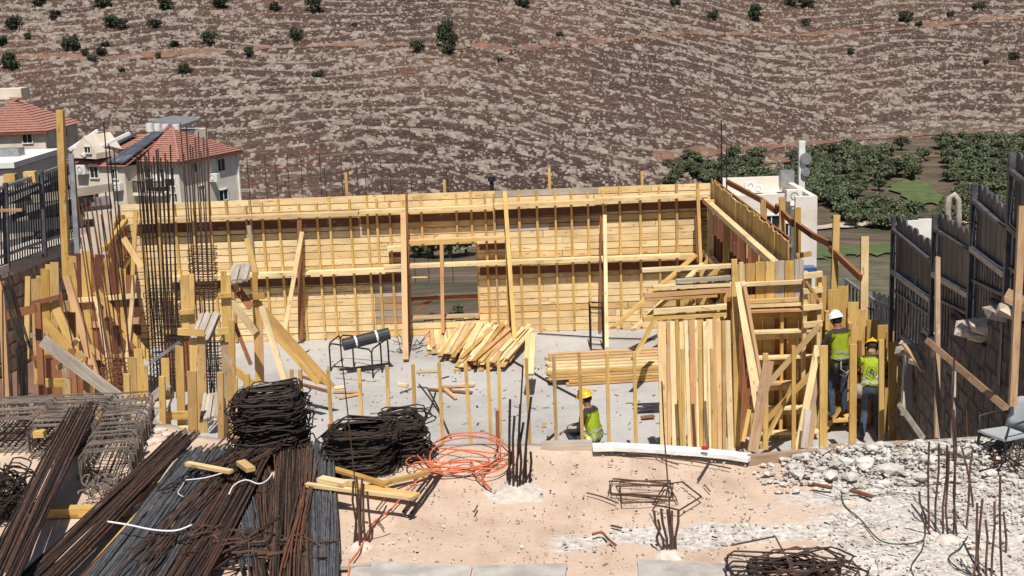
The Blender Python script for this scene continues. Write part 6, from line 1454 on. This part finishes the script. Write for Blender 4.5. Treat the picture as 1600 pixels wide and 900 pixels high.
# second: yellow helmet, back to us, leaning forward a little, on the floor
g = G(1362, 690, FZ)
w2, v2, J2 = person('worker in a yellow helmet with his back turned and an emblem on the vest', (g.x, 20.25, FZ), rad(-14),
    dict(pel=(0, 0, .90), chest=(.02, .16, 1.20), neck=(.02, .26, 1.39), head=(.02, .36, 1.48), face=(0, 1, -.5), shL=(-.18, .22, 1.30), shR=(.20, .22, 1.30), elL=(-.28, .34, 1.06), wrL=(-.16, .54, .98), elR=(.31, .30, 1.05), wrR=(.24, .50, .92),
         hipL=(-.09, 0, .86), hipR=(.09, 0, .86), knL=(-.09, .12, .46), anL=(-.12, -.04, .08), toeL=(-.14, .13, .035), knR=(.12, .16, .47), anR=(.14, .06, .08), toeR=(.16, .23, .035)), HATY)
n2 = Vector((0, -1, .42)).normalized(); u2 = Vector((1, 0, 0)); t2 = n2.cross(u2)*-1; c2 = Vector((.0, -.005, 1.16))
def onback(x, y, k=0.012): return c2+u2*x+Vector((0, .42, 1)).normalized()*y+n2*(.028+k)
wear(w2, v2, 'emblem', MB().tube([onback(.085*math.cos(a), .085*math.sin(a)) for a in [i*math.pi/10 for i in range(20)]], .005, 5, True), BLACK)
for pts in ([(-.045, -.02), (-.045, .012)], [(-.015, -.035), (-.015, .02)], [(-.015, .02), (.02, .03), (.04, .01), (.02, -.005), (.0, -.0)], [(.04, .01), (.04, -.045), (.01, -.05)], [(-.02, .045), (0, .055), (.02, .045)]):
    wear(w2, v2, 'emblem_stroke', MB().tube([onback(*p) for p in pts], .007, 5), BLACK)
wear(w2, w2, 'tool_pouch', MB().box((-.19, -.02, .84), (.10, .13, .22)), GREYW)
# third: crouching behind the slab edge, in profile
g = P(924, 700, 19.7)
w3, v3, J3 = person('crouching worker in a yellow helmet seen from the side beyond the white foam strip', (g.x, 19.9, FZ), rad(62),
    dict(pel=(0, -.12, .32), chest=(.0, -.02, .64), neck=(0, .03, .85), head=(0, .07, .985), face=(0, 1, -.15), shL=(-.18, .0, .77), shR=(.18, .0, .77), elL=(-.22, .12, .50), wrL=(-.16, .36, .44), elR=(.22, .12, .50), wrR=(.16, .36, .46),
         hipL=(-.10, -.08, .30), hipR=(.10, -.08, .30), knL=(-.15, .36, .46), anL=(-.13, .08, .08), toeL=(-.15, .26, .035), knR=(.14, .34, .14), anR=(.13, -.05, .07), toeR=(.15, .12, .03)), HATY)
# ------------------------------------------------------------------ every tree and shrub gets the words that tell it apart
ORD = 'first second third fourth fifth sixth seventh eighth ninth tenth eleventh twelfth thirteenth fourteenth fifteenth sixteenth seventeenth eighteenth nineteenth twentieth'.split()
TENS = {2: 'twenty', 3: 'thirty', 4: 'forty'}
def ordw(n):
    if n < 20: return ORD[n]
    t, u = divmod(n+1, 10); return TENS[t]+('-'+ORD[u-1] if u else 'th')
def relabel(sel, bands, fmt):
    rows = {}
    for i in sel:
        _, px, py = _all[i]; key = max(k for k, (y, w) in enumerate(bands) if py >= y); rows.setdefault(key, []).append(i)
    for k, ids in rows.items():
        for n, i in enumerate(sorted(ids, key=lambda j: _all[j][1])): _objs[i]['label'] = fmt(_all[i], bands[k][1], ordw(n))
relabel([i for i, a in enumerate(_all) if a[0].startswith('grey-green')], [(0, 'along the dirt path above'), (238, 'just below the upper path'), (250, 'level with the mast'), (262, 'level with the white roof'), (274, 'above the green field'), (288, 'level with the green field'), (302, 'below the green field'), (316, 'in the last but two row'), (328, 'in the last but one row'), (342, 'lining the pale dirt road')],
        lambda a, w, n: f'grey-green grove olive tree {w}, {n} counting from the plank wall')
relabel([i for i, a in enumerate(_all) if 'hillside' in a[0]], [(0, 'at the top edge of the hill'), (24, 'in the row below the topmost'), (50, 'above the orange dirt path'), (68, 'along the orange dirt path'), (90, 'below the orange dirt path'), (108, 'low on the hill')],
        lambda a, w, n: ('tall' if 'tall' in a[0] else 'slender' if 'slender' in a[0] else 'round')+f' dark shrub {w}, {n} from the red-roofed houses side')

def chips():
    V = []; F = []; rs = np.random.RandomState(9); n = 0
    q = np.array([(x, y, z) for x in (-1, 1) for y in (-1, 1) for z in (-1, 1)], float)
    f = np.array([(0, 1, 3, 2), (4, 6, 7, 5), (0, 4, 5, 1), (2, 3, 7, 6), (0, 2, 6, 4), (1, 5, 7, 3)])
    for k in range(640):
        on = k < 260
        px, py = (rs.uniform(530, 1600), rs.uniform(700, 900)) if on else (rs.uniform(440, 1030), rs.uniform(535, 690))
        c = np.array(G(px, py, 0 if on else FZ+.01)); L = rs.lognormal(-4.5 if on else -3.7, .5); a = rs.rand()*6
        w = q*np.array([L, L*rs.uniform(.1, .4), .004]); w = np.stack([w[:, 0]*math.cos(a)-w[:, 1]*math.sin(a), w[:, 0]*math.sin(a)+w[:, 1]*math.cos(a), w[:, 2]], -1)
        V.append(w+c+np.array([0, 0, .006])); F.append(f+n); n += 8
    me = bpy.data.meshes.new('wood_chips'); me.from_pydata(np.concatenate(V).tolist(), [], np.concatenate(F).tolist()); me.materials.append(BROWN); me.materials.append(RUST)
    me.polygons.foreach_set('material_index', [(i//6) % 3 == 0 for i in range(len(me.polygons))])
    o = bpy.data.objects.new('wood_chips', me); COL.objects.link(o); o['kind'] = 'stuff'; o['label'] = 'small wood chips and rust crumbs littering slab and floor'
chips()
